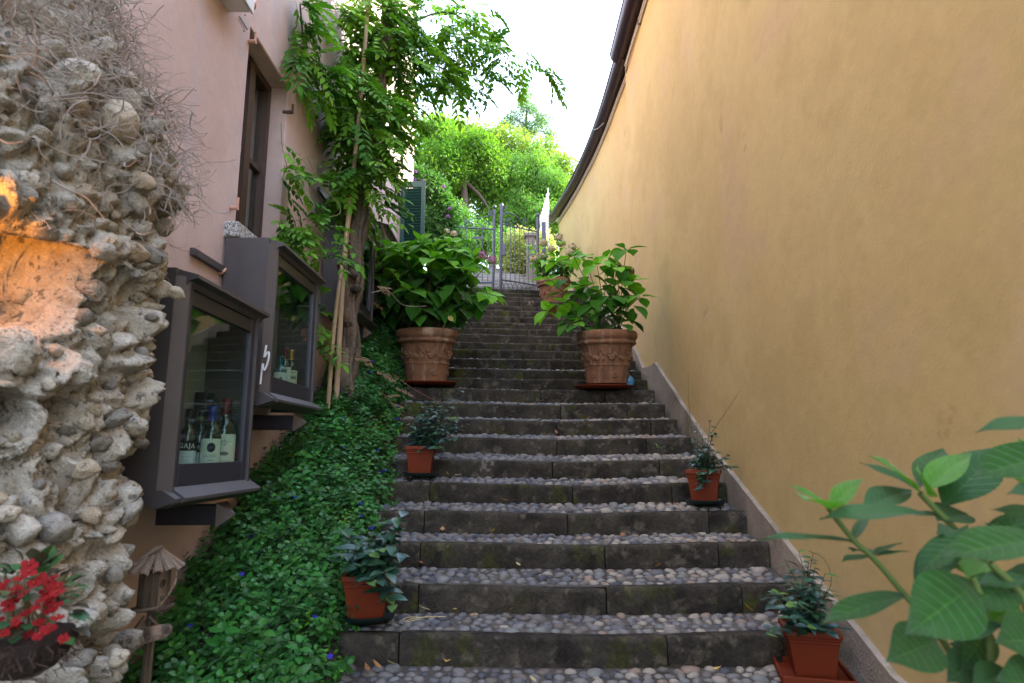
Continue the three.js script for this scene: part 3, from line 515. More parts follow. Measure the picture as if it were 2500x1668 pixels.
// ---------------------------------------------------------------- bottles
const canvasTex = (w, h, draw) => { const c = document.createElement('canvas'); c.width = w; c.height = h; const x = c.getContext('2d'); draw(x, w, h); const t = new THREE.CanvasTexture(c); t.colorSpace = THREE.SRGBColorSpace; return t; };
const bottleGlass = new THREE.MeshPhysicalMaterial({ color: C(0.012, 0.016, 0.012), roughness: 0.07, clearcoat: 1, clearcoatRoughness: 0.03 });
const tealGlass = new THREE.MeshPhysicalMaterial({ color: C(0.02, 0.09, 0.11), roughness: 0.08, clearcoat: 1, clearcoatRoughness: 0.03 });
function bottle(x, y, z, h, r, cap, draw, l0, l1, label, mat = bottleGlass, face = 0.48) {
  const b = thing('wine_bottle', label, 'bottle', V(x, y, -z), 0, 'wine bottles in the display cases');
  part('bottle_glass', lathe([[0.001, 0.012], [r * 0.7, 0.002], [r * 0.97, 0], [r, 0.01], [r, h * 0.58], [r * 0.93, h * 0.64], [r * 0.68, h * 0.70], [r * 0.42, h * 0.745], [r * 0.38, h * 0.79], [r * 0.37, h * 0.95]], 28), mat, b);
  const c = part('capsule', lathe([[r * 0.39, h * 0.79], [r * 0.40, h * 0.95], [r * 0.43, h * 0.955], [r * 0.43, h * 0.995], [0.001, h]], 22), cap, b);
  if (draw) {
    const g = new THREE.CylinderGeometry(r + 0.0008, r + 0.0008, h * (l1 - l0), 24, 1, true, face - 1.15, 2.3); g.translate(0, h * (l0 + l1) / 2, 0);
    part('label', g, new THREE.MeshStandardMaterial({ map: canvasTex(192, 256, draw), roughness: 0.7 }), b);
  }
  return b;
}
const foil = (c, m = 0.3) => new THREE.MeshStandardMaterial({ color: C(...c), roughness: 0.35, metalness: m });
const cream = '#dcdccb', paper = (x, w, h, bg = cream) => { x.fillStyle = bg; x.fillRect(0, 0, w, h); };
const line = (x, y, a, b, c = '#7b8078', t = 3) => { x.fillStyle = c; x.fillRect(a, y, b - a, t); };
bottle(-1.342, 1.372, 2.99, 0.37, 0.053, foil([0.14, 0.012, 0.016]), (x, w, h) => { paper(x, w, h); x.strokeStyle = '#8b918a'; x.lineWidth = 3; x.beginPath(); x.moveTo(50, 60); x.lineTo(142, 56); x.moveTo(96, 28); x.lineTo(98, 88); x.ellipse(97, 66, 16, 20, 0, 0, 6.3); x.stroke(); x.fillStyle = '#6d746e'; x.beginPath(); x.ellipse(98, 150, 32, 15, 0, 0, 6.3); x.fill(); line(x, 206, 50, 146); line(x, 232, 60, 136, '#5d645e', 5); }, 0.14, 0.545, 'large dark wine bottle with dark red capsule and tall cream label');
bottle(-1.346, 1.372, 2.87, 0.325, 0.043, foil([0.01, 0.03, 0.24]), (x, w, h) => { paper(x, w, h, '#d4dccb'); x.fillStyle = '#101433'; x.beginPath(); x.ellipse(100, 70, 34, 38, 0, 0, 6.3); x.fill(); x.fillStyle = '#5a4630'; x.beginPath(); x.arc(100, 70, 10, 0, 6.3); x.fill(); x.fillStyle = '#9aa293'; x.font = 'bold 34px serif'; x.textAlign = 'center'; x.fillText('SASSICAIA'.slice(0, 6), 96, 150); line(x, 168, 80, 120, '#555', 5); line(x, 200, 26, 166); line(x, 226, 30, 160); }, 0.12, 0.55, 'dark wine bottle with blue capsule, round dark emblem on its label');
const gaja = (x, w, h) => { paper(x, w, h, '#0b0b0d'); x.fillStyle = '#cfdadd'; x.fillRect(0, 84, w, h - 84); x.fillStyle = '#e6e6e6'; x.font = 'bold 52px serif'; x.textAlign = 'center'; x.fillText('GAJA', w / 2, 62); line(x, 130, 60, 132, '#9fb0c4', 4); line(x, 226, 70, 120, '#8a97a6', 3); };
bottle(-1.422, 1.372, 2.925, 0.31, 0.041, foil([0.01, 0.01, 0.012]), gaja, 0.09, 0.53, 'black capsule wine bottle with black and white label, next to the blue capsule bottle');
bottle(-1.43, 1.372, 2.83, 0.31, 0.041, foil([0.01, 0.01, 0.012]), gaja, 0.12, 0.55, 'black capsule wine bottle with black and white label, set back beside the black carton');
{
  const b = thing('bottle_carton', 'tall black carton with small white print behind the wine bottles', 'carton', V(-1.465, 1.372, -3.03)); part('carton', rbox(0.055, 0.40, 0.09, 0.004, 0, 0.20, 0), std([0.012, 0.012, 0.014], 0.5), b);
  const k = part('carton_print', new THREE.PlaneGeometry(0.07, 0.07), new THREE.MeshStandardMaterial({ map: canvasTex(128, 128, (x, w, h) => { paper(x, w, h, '#0c0c0e'); x.strokeStyle = '#bcbcbc'; x.lineWidth = 4; x.beginPath(); for (let i = 0; i < 9; i++) { x.moveTo(14 + i * 11, 60); x.lineTo(18 + i * 11, 80 - (i % 3) * 8); } x.moveTo(60, 40); x.lineTo(62, 96); x.stroke(); line(x, 34, 24, 70, '#aaa', 4); }), roughness: 0.6 }), b); k.position.set(0.0288, 0.27, 0); k.rotation.y = Math.PI / 2;
}
bottle(-1.37, 1.807, 3.90, 0.312, 0.041, foil([0.40, 0.22, 0.025]), (x, w, h) => { paper(x, w, h, '#d5d3b4'); line(x, 40, 90, 150, '#9a9a7a', 8); x.fillStyle = '#8b8f85'; x.fillRect(70, 96, 96, 50); line(x, 112, 74, 160, '#5c625c', 4); line(x, 130, 74, 160, '#5c625c', 4); line(x, 200, 30, 180, '#a9a78e', 3); line(x, 222, 120, 160, '#7b7b6c', 10); }, 0.26, 0.575, 'dark wine bottle with yellow capsule and wide cream label');
bottle(-1.36, 1.807, 3.765, 0.302, 0.0385, foil([0.12, 0.012, 0.018]), (x, w, h) => { paper(x, w, h, '#cfd5cc'); x.fillStyle = '#40464a'; x.font = 'bold 44px serif'; x.fillText('TV', 70, 46); for (let k = 0; k < 14; k++) { x.fillStyle = '#8d949a'; x.fillRect(80 + (k * 29) % 70, 66 + (k * 41) % 110, 8, 6); } x.fillStyle = '#54585c'; x.beginPath(); x.arc(116, 204, 16, 0, 6.3); x.fill(); }, 0.06, 0.60, 'dark wine bottle with dark red capsule beside the yellow capsule bottle');
bottle(-1.345, 1.807, 3.655, 0.235, 0.036, foil([0.02, 0.13, 0.16]), (x, w, h) => { paper(x, w, h, '#d8dcd6'); x.fillStyle = '#2b6f86'; x.beginPath(); x.moveTo(96, 60); x.quadraticCurveTo(150, 80, 104, 140); x.quadraticCurveTo(110, 100, 80, 80); x.fill(); }, 0.10, 0.58, 'small teal wine bottle with white label at the near end', tealGlass);

// ---------------------------------------------------------------- fittings on the pink wall
{
  const p = onX(552, 10, WX), q = onX(618, 34, WX + 0.14), b = thing('wall_box', 'white metal box with an orange lamp fixed high on the pink wall', 'box', V(WX, q.y + 0.005, q.z));
  part('housing', rbox(0.13, 0.3, 0.30, 0.01, 0.065, 0.15, 0.15), std([0.68, 0.67, 0.66], 0.5), b);
  part('housing_rim', rbox(0.012, 0.31, 0.31, 0.004, 0.136, 0.15, 0.15), std([0.55, 0.55, 0.55], 0.5), b);
  part('beacon', lathe([[0.001, 0], [0.03, 0], [0.032, 0.03], [0.024, 0.055], [0.001, 0.062]], 18).translate(0.105, 0.06, -0.03), new THREE.MeshPhysicalMaterial({ color: C(0.85, 0.16, 0.02), roughness: 0.25, clearcoat: 0.6 }), b);
  const s0 = onX(582, 38, WX + 0.008), s1 = onX(602, 74, WX + 0.008), s = thing('wall_plaque', 'small blue grey plaque on the pink wall below the white box', 'plaque', V(WX, (s0.y + s1.y) / 2, (s0.z + s1.z) / 2));
  part('plate', rbox(0.008, Math.abs(s0.y - s1.y) * 0.8, Math.abs(s1.z - s0.z), 0.003, 0.014, 0, 0), std([0.22, 0.30, 0.32], 0.45), s); for (const y of [-0.05, 0.05]) part('screw', new THREE.SphereGeometry(0.004, 8, 6).translate(0.019, y, 0), iron, s);
}
// ---------------------------------------------------------------- ground cover on the bank
{
  const gc = thing('ground_cover', 'glossy dark green periwinkle covering the bank beside the steps, small blue flowers', 'ground cover');
  const sprig = (n, len, L, W) => { seed(n * 13 + 5); const gs = []; for (let k = 0; k < n; k++) { const y = len * (k + 1) / n, a = k * 1.6 + rr(-0.3, 0.3); for (const s of [0, Math.PI]) { const g = leafGeo({ len: L * rr(0.8, 1.15) * (k === n - 1 ? 0.6 : 1), wid: W, n: 3, cross: 1, fold: 0.35, droop: 0.35 }); g.applyMatrix4(basis(V(0.012 * Math.sin(y * 30), y, 0), V(Math.cos(a + s), k === n - 1 ? 0.9 : 0.25, Math.sin(a + s)), V(0, 1, 0.01))); gs.push(g); } } gs.push(rod(V(0, -0.03, 0), V(0.006, len, 0), 0.0012, 3)); return merge(gs); };
  const mats = [leafMat([0.032, 0.165, 0.022], 0.32, 0.55, 0.3), leafMat([0.085, 0.29, 0.02], 0.38, 0.3, 0.35)];
  [[sprig(4, 0.085, 0.042, 0.023), 0, 2900, 500], [sprig(5, 0.11, 0.050, 0.029), 0, 1500, 600], [sprig(3, 0.06, 0.030, 0.016), 1, 1900, 700]].forEach(([g, mi, n, sd]) => {
    seed(sd); const ms = [], cs = [];
    for (let k = 0; k < n; k++) {
      const z = lerp(1.9, 8.2, Math.pow(rnd(), 1.35)), L = leftEdge(z) + 0.03 + 0.05 * noise(z * 3, 1, 7), x = lerp(WX + 0.03, L, Math.pow(rnd(), 0.85));
      if (z < 2.25 && x < -1.2) continue;
      const over = sst(L - 0.1, L + 0.02, x), y = bankY(Math.min(x, leftEdge(z)), z) + rr(0.0, 0.05) + 0.03 * fbm(x * 3, z * 3, 9, 2) - over * rr(0, 0.12);
      const tilt = new THREE.Quaternion().setFromEuler(new THREE.Euler(rr(-0.5, 0.5) + 0.25, rr(0, 6.3), rr(-0.5, 0.5) - over * 0.7 - 0.15));
      ms.push(new THREE.Matrix4().compose(V(x, y, -z), tilt, V(1, 1, 1).multiplyScalar(rr(0.75, 1.25)))); const t = rr(0.6, 1.35); cs.push(C(t * rr(0.8, 1.3), t, t * rr(0.75, 1.2)));
    }
    instanced('foliage', g, mats[mi], ms, gc, cs);
  });
  const fl = merge([0, 1, 2, 3, 4].map(k => leafGeo({ len: 0.013, wid: 0.013, n: 3, cross: 1, peak: 0.65, fold: 0.1, droop: 0.2 }).applyMatrix4(basis(V(0, 0, 0), V(Math.cos(k * 1.257), 0.15, Math.sin(k * 1.257)), V(0, 1, 0)))).concat([rod(V(0, -0.03, 0), V(0, 0, 0), 0.0012, 3)]));
  const fm = leafMat([0.045, 0.035, 0.42], 0.25, 0, 0.5); seed(31);
  for (let k = 0; k < 80; k++) { const z = rr(2.4, 6.2), x = lerp(WX + 0.08, leftEdge(z) + 0.04, Math.pow(rnd(), 0.7)), m = part('blue_flower', fl, fm, gc); m.position.set(x, bankY(x, z) + rr(0.09, 0.13), -z); m.rotation.set(rr(0.2, 0.9), rr(0, 6), rr(-0.5, 0.4)); m.scale.setScalar(rr(0.9, 1.3)); }
}

// ---------------------------------------------------------------- wisteria on the pink wall
const bark = new THREE.MeshStandardMaterial({ map: texture(512, (k, i, j) => { const s = N.streak[k]; let c = mix3([0.028, 0.018, 0.011], [0.19, 0.135, 0.09], sst(0.25, 0.8, s)); c = mix3(c, [0.10, 0.085, 0.065], 0.6 * N.f8[k]); const g = 0.7 + 0.6 * N.f64[k]; return [c[0] * g, c[1] * g, c[2] * g]; }, true, 1), roughness: 0.95, bumpMap: texture(512, k => N.streak[k] * 0.7 + 0.3 * N.f64[k], false, 1), bumpScale: 0.02 });
function twisted(pts, r0, r1, turns, lobes, amp, n = 120, sides = 22, uvs = 2) {
  const curve = new THREE.CatmullRomCurve3(pts), fr = curve.computeFrenetFrames(n, false);
  return sheet(sides, n, (a, b) => { const k = Math.round(b * n), p = curve.getPointAt(b), th = a * Math.PI * 2, tw = th + turns * Math.PI * 2 * b; let r = lerp(r0, r1, b) * (1 + amp * Math.sin(lobes * tw) + 0.22 * fbm(Math.cos(tw) * 1.6, b * 14, Math.sin(tw) * 1.6, 3)); return p.addScaledVector(fr.normals[k], Math.cos(th) * r).addScaledVector(fr.binormals[k], Math.sin(th) * r); }, (a, b) => [a, b * uvs]);
}
function compound(pairs, len, L, W, droop, sd) {                     // pinnate leaf along +x
  seed(sd); const gs = [], P = t => V(len * t * (1 - 0.1 * droop * t), -droop * len * t * t * 0.5, 0);
  for (let k = 0; k <= 6; k++) if (k) gs.push(rod(P((k - 1) / 6), P(k / 6), 0.0011, 3));
  for (let k = 0; k < pairs; k++) { const t = 0.22 + 0.72 * k / (pairs - 1); for (const s of [-1, 1]) gs.push(leafGeo({ len: L * rr(0.85, 1.1) * (0.8 + 0.3 * Math.sin(t * 3)), wid: W, n: 3, cross: 1, fold: 0.3, droop: 0.3, peak: 0.4 }).applyMatrix4(basis(P(t), V(0.55, -0.28 + rr(-0.15, 0.15), s * 0.85), V(0.1, 1, rr(-0.3, 0.3))))); }
  gs.push(leafGeo({ len: L * 1.1, wid: W, n: 3, cross: 1, fold: 0.3, droop: 0.3, peak: 0.4 }).applyMatrix4(basis(P(0.98), V(1, -0.6 * droop - 0.1, 0), V(0.2, 1, 0))));
  return merge(gs);
}
const compounds = [compound(5, 0.23, 0.084, 0.038, 0.9, 3), compound(5, 0.25, 0.078, 0.036, 1.5, 5), compound(4, 0.17, 0.074, 0.034, 0.6, 8), compound(6, 0.28, 0.078, 0.035, 1.1, 12)];
const wis = thing('wisteria', 'old wisteria with twisted trunk and hanging leafy shoots climbing the pink wall', 'climbing plant');
{
  const TP = [[842, 1060, 4.72], [845, 960, 4.74], [849, 860, 4.76], [852, 760, 4.8], [862, 670, 4.83], [872, 560, 4.87], [884, 450, 4.9], [903, 340, 4.93], [925, 220, 4.97], [943, 110, 5.0], [955, -30, 5.0], [960, -160, 5.0]].map(p => at(...p));
  part('trunk', twisted(TP, 0.082, 0.062, 4.2, 2, 0.22, 240, 30, 7), bark, wis);
  for (const [u, v, z, s] of [[868, 705, 4.73, 0.042], [862, 672, 4.72, 0.036], [838, 648, 4.7, 0.05], [850, 790, 4.7, 0.035]]) { const k = mergeVertices(new THREE.IcosahedronGeometry(1, 3).deleteAttribute('uv').deleteAttribute('normal')), p = k.attributes.position; for (let i = 0; i < p.count; i++) { const d = V(p.getX(i), p.getY(i), p.getZ(i)), m = 1 + 0.35 * fbm(d.x * 2 + u, d.y * 2, d.z * 2, 3); p.setXYZ(i, d.x * m, d.y * m * 0.8, d.z * m); } k.computeVertexNormals(); const m = part('burl', metreUV(k), bark, wis); m.position.copy(at(u, v, z)); m.scale.setScalar(s); }
  const arm = (list, r0, r1, mat = bark) => part('branch', tube(list.map(p => { const q = at(...p); q.x = Math.max(q.x, WX + 0.03); return q; }), r0, list.length * 7, 7, r1 / r0), mat, wis);
  arm([[925, 220, 4.97], [860, 240, 4.8], [800, 215, 4.5], [740, 160, 4.3], [690, 90, 4.15], [645, 10, 4.05]], 0.016, 0.006);
  arm([[943, 110, 5], [1000, 60, 5.2], [1090, 30, 5.4], [1160, 60, 5.5]], 0.016, 0.004); arm([[935, 160, 5], [1010, 130, 5.2], [1110, 118, 5.4], [1180, 122, 5.5]], 0.012, 0.003);
  arm([[915, 280, 4.95], [970, 240, 5.1], [1040, 220, 5.3]], 0.01, 0.004); arm([[900, 360, 4.9], [840, 350, 4.7], [800, 380, 4.6]], 0.008, 0.003);
  const shoot = std([0.19, 0.21, 0.06], 0.6), red = std([0.23, 0.06, 0.04], 0.6);
  const vine = (list, r, m = shoot) => arm(list, r, r * 0.6, m);
  vine([[620, 300, 3.85], [660, 360, 3.9], [720, 460, 4.05], [780, 560, 4.2], [805, 600, 4.3]], 0.0026); vine([[630, 445, 3.9], [700, 405, 4.05], [750, 385, 4.2], [800, 395, 4.4]], 0.0026);
  vine([[750, 385, 4.2], [790, 460, 4.35], [828, 500, 4.45], [830, 520, 4.45], [800, 530, 4.35], [700, 540, 4.1], [585, 545, 3.85]], 0.003); vine([[700, 490, 4.0], [760, 530, 4.15], [800, 590, 4.3]], 0.002);
  vine([[850, 560, 4.65], [848, 700, 4.62], [850, 820, 4.62]], 0.003, red); vine([[905, 715, 4.9], [945, 710, 5], [985, 745, 5.2], [1040, 748, 5.3]], 0.004, std([0.25, 0.2, 0.15], 0.8)); vine([[960, 915, 5.2], [1010, 950, 5.2], [1075, 985, 5.25]], 0.0025, red);
  vine([[930, 955, 4.9], [960, 990, 4.9], [1000, 1030, 4.85]], 0.002, red);
  // leaves: where the photograph shows them, in the depth of the plant
  const blobs = [[905, 60, 82, 100, 5.0, 135], [872, 215, 42, 75, 4.75, 75], [905, 285, 66, 88, 4.9, 140], [902, 385, 46, 82, 4.95, 75], [868, 350, 25, 75, 4.7, 22], [965, 125, 70, 105, 5.1, 90], [988, 235, 50, 60, 5.2, 38], [890, 470, 60, 50, 4.8, 22], [900, 470, 35, 35, 5.0, 16], [820, 440, 30, 60, 4.65, 14],
    [1050, 65, 85, 75, 5.3, 78], [1125, 105, 60, 55, 5.45, 30], [1150, 50, 50, 45, 5.5, 14], [1200, 150, 45, 22, 5.5, 14], [1250, 135, 40, 15, 5.5, 9], [1300, 165, 35, 18, 5.55, 10], [1130, 205, 50, 40, 5.4, 16], [1045, 175, 65, 65, 5.3, 30], [1160, 190, 40, 20, 5.5, 8],
    [650, 20, 40, 35, 4.02, 11], [690, 85, 45, 35, 4.12, 10], [725, 140, 45, 32, 4.25, 11], [800, 180, 40, 32, 4.4, 10], [645, 135, 30, 22, 3.98, 8], [735, 205, 35, 25, 4.2, 7], [830, 15, 30, 30, 4.7, 8],
    [625, 425, 45, 25, 3.88, 7], [605, 555, 35, 40, 3.86, 10], [640, 570, 40, 25, 3.9, 5], [690, 560, 50, 25, 3.98, 6], [765, 560, 40, 40, 4.2, 9], [790, 615, 35, 30, 4.3, 8], [700, 500, 60, 20, 4.0, 4], [580, 380, 12, 60, 3.8, 3], [790, 840, 30, 40, 4.6, 8], [770, 760, 20, 40, 4.5, 5]];
  const cols = [[0.065, 0.215, 0.008], [0.10, 0.28, 0.01], [0.045, 0.165, 0.01], [0.15, 0.36, 0.014]], mats = cols.map(c => leafMat(c, 0.42, 0.15, 0.4)), all = [];
  seed(2024);
  for (const [u, v, ru, rv, z, n] of blobs) for (let k = 0; k < n; k++) {
    const a = rr(0, 6.283), r = Math.sqrt(rnd()), U = u + Math.cos(a) * r * ru, Vv = v + Math.sin(a) * r * rv, p = at(U, Vv, z + rr(-0.28, 0.28) * Math.min(1, n / 25)); p.x = Math.max(p.x, WX + 0.05);
    const out = V(Math.cos(a) * 0.9 + rr(-0.5, 0.5) + 0.12, rr(-0.45, 0.25), rr(-0.6, 0.9)).normalize(); if (p.x < WX + 0.2) out.x = Math.abs(out.x) * 0.6;
    all.push({ m: basis(p, out, V(rr(-0.3, 0.5), 1, rr(-0.1, 0.6)), rr(0.75, 1.25)), g: Math.floor(rnd() * 4), c: rnd() < 0.6 ? Math.floor(rnd() * 3) : 3, w: n < 40 ? 0 : 1, z: -p.z });
  }
  all.sort((a, b) => a.w - b.w || a.z - b.z);
  const rest = [[], [], [], []], rc = [[], [], [], []];
  all.forEach((l, k) => { if (k < 300) { const m = part('leaf', compounds[l.g], mats[l.c], wis); l.m.decompose(m.position, m.quaternion, m.scale); } else { rest[l.g].push(l.m); rc[l.g].push(C(...cols[l.c])); } });
  rest.forEach((ms, g) => { instanced('foliage', compounds[g], leafMat([1, 1, 1], 0.42, 0.15, 0.4), ms, wis, rc[g]); });
  const pinkish = leafMat([0.20, 0.13, 0.065], 0.3, 0.1, 0.5); seed(15);
  for (const [u, v, z] of [[915, 905, 5], [935, 912, 5], [960, 945, 5], [975, 950, 5], [940, 970, 4.9], [930, 700, 4.9], [915, 700, 4.8], [905, 735, 4.8], [880, 870, 4.7], [860, 875, 4.65], [950, 985, 4.95]]) putLeaf('pink_shoot', compounds[2], pinkish, wis, at(u, v, z), V(rr(0.2, 1), rr(-0.3, 0.3), rr(-0.3, 0.5)), V(0, 1, 0.5), 0.6);
}
{ // bamboo canes tied beside the trunk
  const caneMat = std([0.42, 0.30, 0.18], 0.6, { map: caseMap });
  const cane = (list, r, label) => { const c = thing('garden_cane', label, 'cane', V(0, 0, 0), 0, 'canes beside the wisteria trunk'), pts = list.map(p => at(...p)); part('cane', tube(pts, r, 40, 9, 0.8), caneMat, c); const cv = new THREE.CatmullRomCurve3(pts); for (let t = 0.12; t < 0.98; t += 0.15) { const n = part('node', new THREE.TorusGeometry(r * 0.95, r * 0.18, 6, 14), caneMat, c); n.position.copy(cv.getPointAt(t)); n.quaternion.setFromUnitVectors(V(0, 0, 1), cv.getTangentAt(t)); } };
  cane([[820, 1000, 4.6], [830, 800, 4.62], [840, 640, 4.65], [853, 511, 4.68], [873, 319, 4.72], [893, 90, 4.78], [902, -60, 4.8]], 0.021, 'tall pale cane leaning along the wisteria trunk to the top');
  cane([[800, 1000, 4.55], [816, 800, 4.56], [829, 690, 4.58], [836, 640, 4.6]], 0.017, 'short pale cane standing at the foot of the wisteria trunk');
}

// ---------------------------------------------------------------- terracotta pots with hydrangeas
const terraMap = texture(512, (k, i, j) => { let c = mix3([0.16, 0.066, 0.028], [0.25, 0.122, 0.06], N.f4[k]); c = mix3(c, [0.34, 0.25, 0.18], 0.75 * sst(0.5, 0.75, N.streak[k]) * sst(0.35, 0.65, N.f4[(k + 90000) % 262144])); c = mix3(c, [0.075, 0.045, 0.028], 0.6 * sst(0.62, 0.85, N.f8[k])); const g = 0.85 + 0.3 * N.f64[k]; return [c[0] * g, c[1] * g, c[2] * g]; }, true, 1);
const terra = new THREE.MeshStandardMaterial({ map: terraMap, roughness: 0.9, bumpMap: stoneBump, bumpScale: 0.003 });
const terraPlastic = new THREE.MeshPhysicalMaterial({ color: C(0.145, 0.022, 0.005), roughness: 0.55, specularIntensity: 0.4 }), greenPlastic = std([0.012, 0.022, 0.02], 0.4);
const hydLeaf = [0, 1, 2].map(k => leafGeo({ len: 1, wid: 0.66 + 0.04 * k, n: 9, cross: 2, fold: 0.25 + 0.1 * k, droop: 0.3 + 0.18 * k, peak: 0.46, teeth: 0.05, wave: 0.012 }));
const hydMats = [[0.075, 0.28, 0.008], [0.14, 0.42, 0.01], [0.055, 0.22, 0.01], [0.034, 0.15, 0.01], [0.175, 0.47, 0.014]].map(c => leafMat(c, 0.42, 0.12, 0.42));  // brightest greens, for top leaves, carry sky light in their colour
const stemMat = std([0.075, 0.06, 0.03], 0.8), greenStem = std([0.11, 0.17, 0.04], 0.6);
function mophead(r, sd) { seed(sd); const gs = []; for (let k = 0; k < 70; k++) { const d = randDir(); if (d.y < -0.4) continue; for (let q = 0; q < 3; q++) { const t = randDir().cross(d).normalize(); gs.push(leafGeo({ len: r * 0.34, wid: r * 0.32, n: 2, cross: 1, peak: 0.6, fold: 0.2, droop: 0.3 }).applyMatrix4(basis(d.clone().multiplyScalar(r * 0.85), t.addScaledVector(d, 0.35), d))); } } gs.push(new THREE.IcosahedronGeometry(r * 0.6, 1)); return merge(gs); }
const heads = [mophead(1, 4), mophead(1, 9)];
function bigPot(u, v, z, s, label, turn) {
  const p = at(u, v, z), i = Math.floor((z / RUN) - 9.02), t = thing('potted_hydrangea', label, 'potted plant', p, 0, 'hydrangeas in terracotta pots on the steps');
  const body = part('pot', (() => { const g = lathe([[0.001, 0.0], [0.185, 0.0], [0.193, 0.008], [0.205, 0.10], [0.214, 0.165], [0.222, 0.170], [0.224, 0.178], [0.216, 0.186], [0.232, 0.29], [0.246, 0.355], [0.256, 0.368], [0.278, 0.374], [0.285, 0.388], [0.281, 0.402], [0.27, 0.412], [0.285, 0.424], [0.298, 0.445], [0.298, 0.478], [0.288, 0.498], [0.268, 0.503], [0.258, 0.49], [0.25, 0.40], [0.001, 0.40]], 48); const uv = g.attributes.uv; for (let k = 0; k < uv.count; k++) uv.setXY(k, uv.getX(k) * 2 + turn, uv.getY(k)); return g; })(), terra, t); body.rotation.y = turn;
  part('soil', lathe([[0.25, 0.445], [0.1, 0.455], [0.001, 0.46]], 24), soil, body);
  const R = y => 0.216 + (y - 0.186) / 0.169 * 0.03, spot = (a, y, o = 0) => V(Math.sin(a) * (R(y) + o), y, Math.cos(a) * (R(y) + o)); seed(60);
  const gar = (() => { const gs = []; for (let k = 0; k < 26; k++) { const f = rnd() - 0.5, a = f * 0.32, y = 0.245 + Math.abs(f) * 0.05 + rr(-0.022, 0.02); gs.push(new THREE.IcosahedronGeometry(rr(0.011, 0.019), 1).applyMatrix4(new THREE.Matrix4().setPosition(spot(a, y, 0.001)))); } gs.push(tube([spot(-0.2, 0.262, 0.004), spot(-0.36, 0.285, 0.004), spot(-0.45, 0.325, 0.004), spot(-0.54, 0.29, 0.004), spot(-0.62, 0.265, 0.004)], 0.006, 24, 6)); for (const a of [-0.27, -0.58, -0.65, -0.5]) gs.push(leafGeo({ len: 0.05, wid: 0.035, n: 3, cross: 1 }).applyMatrix4(basis(spot(a, 0.255 + (a < -0.55 ? 0.01 : 0), 0.004), V(-0.5, -0.6, 0), V(Math.sin(a), 0, Math.cos(a))))); return merge(gs); })();
  const ros = (() => { const gs = [new THREE.IcosahedronGeometry(0.012, 1)]; for (let k = 0; k < 9; k++) gs.push(new THREE.IcosahedronGeometry(0.011, 1).scale(1, 1, 0.6).translate(Math.cos(k * 0.7) * 0.022, Math.sin(k * 0.7) * 0.022, -0.002)); return merge(gs); })();
  for (let k = 0; k < 6; k++) { const g = part('garland', gar, terra, body); g.rotation.y = k * Math.PI / 3; const r = part('rosette', ros, terra, body), a = k * Math.PI / 3 + 0.18; r.position.set(Math.sin(a) * 0.206, 0.085, Math.cos(a) * 0.206); r.rotation.y = a; }
  t.scale.setScalar(s); t.rotation.x = 0.07;
  return t;
}
function saucerUnder(p, r, label, mat) { const s = thing('pot_saucer', label, 'saucer', p); part('dish', lathe([[0.001, 0.008], [r * 0.78, 0.008], [r * 0.94, 0.03], [r, 0.036], [r * 0.99, 0.027], [r * 0.84, 0], [0.001, 0]], 40), mat, s); s.rotation.x = 0.07; return s; }
// stem: from soil to top, leaf pairs up the stem, whorl at the top
function stemWithLeaves(t, a, b, { pairs = 3, size = 0.15, top = 6, from = 0.45, lean = 0.5, litTop = true, leaf = hydLeaf }) {
  const mid = a.clone().lerp(b, 0.5).add(V(rr(-0.03, 0.03), 0.04, rr(-0.03, 0.03))); mid.x = lerp(a.x, b.x, 0.36); mid.z = lerp(a.z, b.z, 0.36);
  part('stem', tube([a, mid, b], 0.0052, 12, 5, 0.6), stemMat, t); const cv = new THREE.CatmullRomCurve3([a, mid, b]); let ph = rr(0, 6.28);
  const one = (p, ang, el, s, mi, tg) => { const d = V(Math.cos(ang), el, Math.sin(ang)).normalize(); const st = p.clone().addScaledVector(d, s * 0.16); putLeaf('leaf', pick(leaf), hydMats[mi], t, st, d, V(Math.cos(ang) * 0.75, 1, Math.sin(ang) * 0.75).addScaledVector(tg, 0.3).add(V(rr(-0.25, 0.25), 0, rr(-0.1, 0.4))), s); };
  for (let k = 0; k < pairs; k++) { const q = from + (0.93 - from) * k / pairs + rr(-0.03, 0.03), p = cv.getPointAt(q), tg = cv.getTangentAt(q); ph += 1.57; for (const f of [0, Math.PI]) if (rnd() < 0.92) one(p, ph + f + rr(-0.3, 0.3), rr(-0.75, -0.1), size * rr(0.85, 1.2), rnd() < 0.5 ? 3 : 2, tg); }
  const tg = cv.getTangentAt(1); for (let k = 0; k < top; k++) { const inner = k >= top - 2; one(b, ph + k * 1.57 + (k > 3 ? 0.78 : 0) + rr(-0.2, 0.2), inner ? rr(0.7, 1.1) : rr(-0.45, 0.25), size * (inner ? rr(0.55, 0.75) : rr(0.85, 1.15)), litTop ? pick([0, 1, 1, 4, 4]) : pick([0, 2, 2, 3]), tg); }  // top whorl brighter: light from above put into the leaf colour
}
